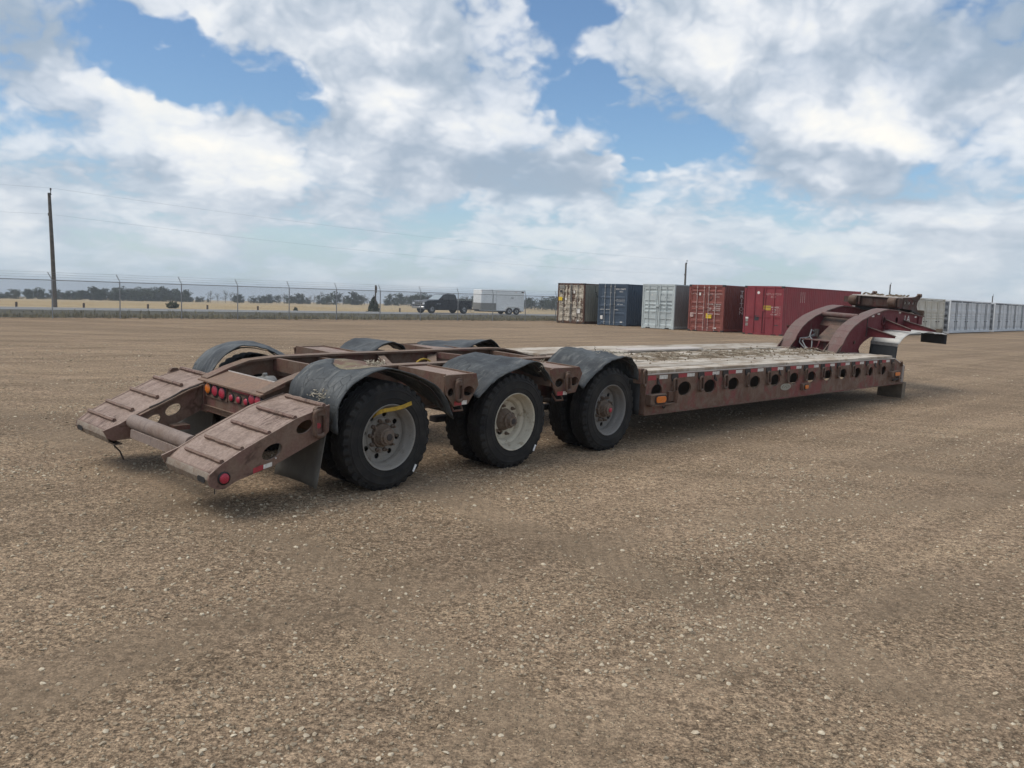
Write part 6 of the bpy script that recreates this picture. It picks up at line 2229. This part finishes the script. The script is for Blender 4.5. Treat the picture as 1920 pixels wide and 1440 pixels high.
def bush(name, label, cat, x, y, w, h, mat, seed, cone=0.0, leaves=900):
    r = random.Random(seed)
    t = thing(name, label, cat, (x, y, lz(x, y)))
    pts = []
    while len(pts) < leaves:
        a, z = r.uniform(0, 2 * pi), r.random()
        rad_ = w * 0.5 * ((1 - z) ** 0.6 if cone else max(0.1, sin(pi * (0.12 + 0.8 * z))) ** 0.6)
        rr = rad_ * (0.55 + 0.5 * r.random()) * (0.8 + 0.35 * mnoise.noise(Vector((cos(a) * 2, sin(a) * 2, z * 5 + seed))))
        pts.append((rr * cos(a), rr * sin(a), h * z * (1 + 0.08 * r.gauss(0, 1))))
    V, F = leaf_cloud(pts, 0.16, r)
    m = MB()
    m.V, m.F = V, F
    m.build('crown', mat, t, angle=0)
    m = MB()
    for k in range(5):
        a = r.uniform(0, 2 * pi)
        m.tube([(0, 0, -0.1), (0.2 * w * cos(a) * 0.5, 0.2 * w * sin(a) * 0.5, h * 0.4), (0.3 * w * cos(a), 0.3 * w * sin(a), h * 0.8)], [0.04, 0.03, 0.01], 5)
    m.build('trunk', M_BARK, t)


bush('bush', 'small round dark bush alone in the stubble beyond the road', 'bush', -31.6, 80.8, 1.35, 0.6, M_LEAF, 4, 0, 500)
bush('cedar_bush', 'dark ragged cedar bush round the foot of the sign post', 'bush', -14.1, 87.6, 1.7, 1.5, M_CEDAR, 9, 1.0, 1600)
bush('low_shrub', 'tiny green shrub at the roadside left of the cedar', 'bush', -21.0, 83.9, 0.5, 0.34, M_LEAF, 14, 0, 160)
t = thing('sign_post', 'dark narrow sign post rising out of the cedar bush', 'sign', (-13.9, 87.4, lz(-13.9, 87.4)), (0, 0, rad(20)))
MB().box(-0.06, 0.06, -0.06, 0.06, -0.2, 2.75).build('post', M_MARKER, t)
MB().ext([(-0.30, 2.0), (0.30, 2.0), (0.30, 2.55), (0.12, 2.75), (-0.12, 2.75), (-0.30, 2.55)], 'x', 0.062, 0.085).build('board', M_MARKER, t)


# ------------------------------------------------------------------ shelter belt
def tree_proto(seed, dense):
    r = random.Random(seed)
    tm, cm = MB(), MB()
    H = 1.0
    limbs = []
    tm.tube([(0, 0, -0.05), (0.01, 0, 0.25), (0.02 * r.uniform(-1, 1), 0.02, 0.55), (0.03 * r.uniform(-1, 1), 0, 0.9)], [0.03, 0.024, 0.015, 0.004], 6)
    for k in range(9 if dense else 13):
        a = r.uniform(0, 2 * pi)
        z0 = r.uniform(0.12, 0.7)
        ln = r.uniform(0.2, 0.42) * (1.1 - z0 * 0.6)
        e = Vector((ln * cos(a), ln * sin(a), z0 + ln * r.uniform(0.4, 1.1)))
        s = Vector((0.01, 0.0, z0))
        mid = s.lerp(e, 0.5) + Vector((0, 0, -0.02))
        tm.tube([s, mid, e], [0.011, 0.008, 0.003], 4)
        limbs.append((s, mid, e))
    pts = []
    cl = []
    for s, mid, e in limbs:
        cl.append((e, r.uniform(0.09, 0.2)))
        cl.append((mid, r.uniform(0.08, 0.15)))
    cl.append((Vector((0, 0, 0.85)), 0.16))
    if dense:
        for k in range(8):
            a = r.uniform(0, 2 * pi)
            cl.append((Vector((0.26 * cos(a), 0.26 * sin(a), r.uniform(0.04, 0.35))), r.uniform(0.12, 0.2)))
    for c, rr in cl:
        for _ in range(34 if dense else 7):
            v = Vector((r.gauss(0, 1), r.gauss(0, 1), r.gauss(0, 0.8))).normalized() * rr * r.uniform(0.45, 1.05)
            p = c + v
            if p.z > 0.01:
                pts.append(p)
    V, F = leaf_cloud(pts, 0.085 if dense else 0.06, r)
    cm.V, cm.F = V, F
    return tm.mesh('trunk', M_BARK, 40), cm.mesh('crown', M_LEAF if dense else M_LEAF_DRY, 0, recalc=False)


PRO_D = [tree_proto(100 + k, True) for k in range(5)]
PRO_S = [tree_proto(200 + k, False) for k in range(4)]
ORD = ['first', 'second', 'third', 'fourth', 'fifth', 'sixth', 'seventh', 'eighth', 'ninth', 'tenth', 'eleventh', 'twelfth', 'thirteenth', 'fourteenth', 'fifteenth', 'sixteenth', 'seventeenth', 'eighteenth', 'nineteenth', 'twentieth', 'twenty-first', 'twenty-second', 'twenty-third', 'twenty-fourth', 'twenty-fifth', 'twenty-sixth', 'twenty-seventh', 'twenty-eighth']
POSTX = [98, 238, 358, 467, 564, 655, 731, 803, 871, 932, 988, 1039]     # where the fence posts stand in the photograph
# (column in the photograph, height in metres, kind, distance)
TREES = []
rt_ = random.Random(31)


def belt(x0, x1, step, h0, h1, dense, dist=430):
    x = x0
    while x < x1:
        TREES.append((x, rt_.uniform(h0 * 0.85, h1 * 1.15), rt_.random() < dense, dist + rt_.uniform(-25, 25)))
        x += (0.62 if x < 352 or x > 600 else 0.72) * step * rt_.uniform(0.55, 1.45)


belt(-40, 40, 12, 2.8, 4.0, 0.9)
belt(48, 92, 11, 3.4, 4.8, 1.0)
belt(100, 150, 11, 3.4, 4.6, 0.95)
belt(152, 232, 10, 4.2, 6.0, 1.0)
belt(240, 300, 10, 5.5, 7.2, 1.0)
belt(302, 352, 10, 5.5, 6.8, 1.0)
belt(356, 395, 13, 1.8, 2.8, 0.9)
belt(392, 452, 16, 4.2, 6.0, 0.05)
belt(440, 500, 11, 3.0, 4.4, 0.6)
belt(505, 600, 11, 3.2, 5.0, 0.7)
belt(600, 690, 10, 4.0, 6.3, 0.75)
belt(722, 780, 11, 4.0, 6.0, 0.75)
belt(778, 1066, 10.5, 4.6, 6.4, 0.95)
bysec = {}
for (px, h, dn, dist) in sorted(TREES):
    k = sum(1 for q in POSTX if q < px)
    bysec.setdefault(k, []).append((px, h, dn, dist))
for k, lst in bysec.items():
    for i, (px, h, dn, dist) in enumerate(lst):
        dirx = (px - 960) / 1633.7
        y = dist / math.hypot(1, dirx)
        x = dirx * y
        where = ('left of the first fence post' if k == 0 else 'right of the %s fence post' % (ORD[k - 1] if k <= 12 else 'last'))
        kind = 'dense dark tree' if dn else 'thin half-bare tree'
        lab = '%s, %s from the left among those seen %s' % (kind, ORD[i], where)
        t = thing('tree', lab, 'tree', (x, y, lz(x, y) - 0.1), (0, 0, rt_.uniform(0, 6.28)), 'trees of the far shelter belt')
        tm, cm = (PRO_D if dn else PRO_S)[rt_.randrange(5 if dn else 4)]
        w = h * rt_.uniform(1.0, 1.6) if dn else h * rt_.uniform(0.6, 0.85)
        t.scale = (w, w, h)
        put('trunk', tm, t)
        put('crown', cm, t)


# ------------------------------------------------------------------ thin summer haze over the plain
def make_haze():
    m = bpy.data.materials.new('haze')
    m.use_nodes = True
    nt = m.node_tree
    nt.nodes.clear()
    g = NG(nt)
    vol = g.n('ShaderNodeVolumePrincipled')
    vol.inputs['Color'].default_value = (0.80, 0.87, 0.95, 1)
    vol.inputs['Density'].default_value = 0.0004
    vol.inputs['Anisotropy'].default_value = 0.0
    g.n('ShaderNodeOutputMaterial', {'Volume': vol.outputs[0]})
    o = MB().box(-4300, 4300, -2400, 4400, -130, 11.5).build('haze', m, angle=0)
    tag(o, 'thin pale haze over the whole plain', 'haze', kind='stuff')


make_haze()
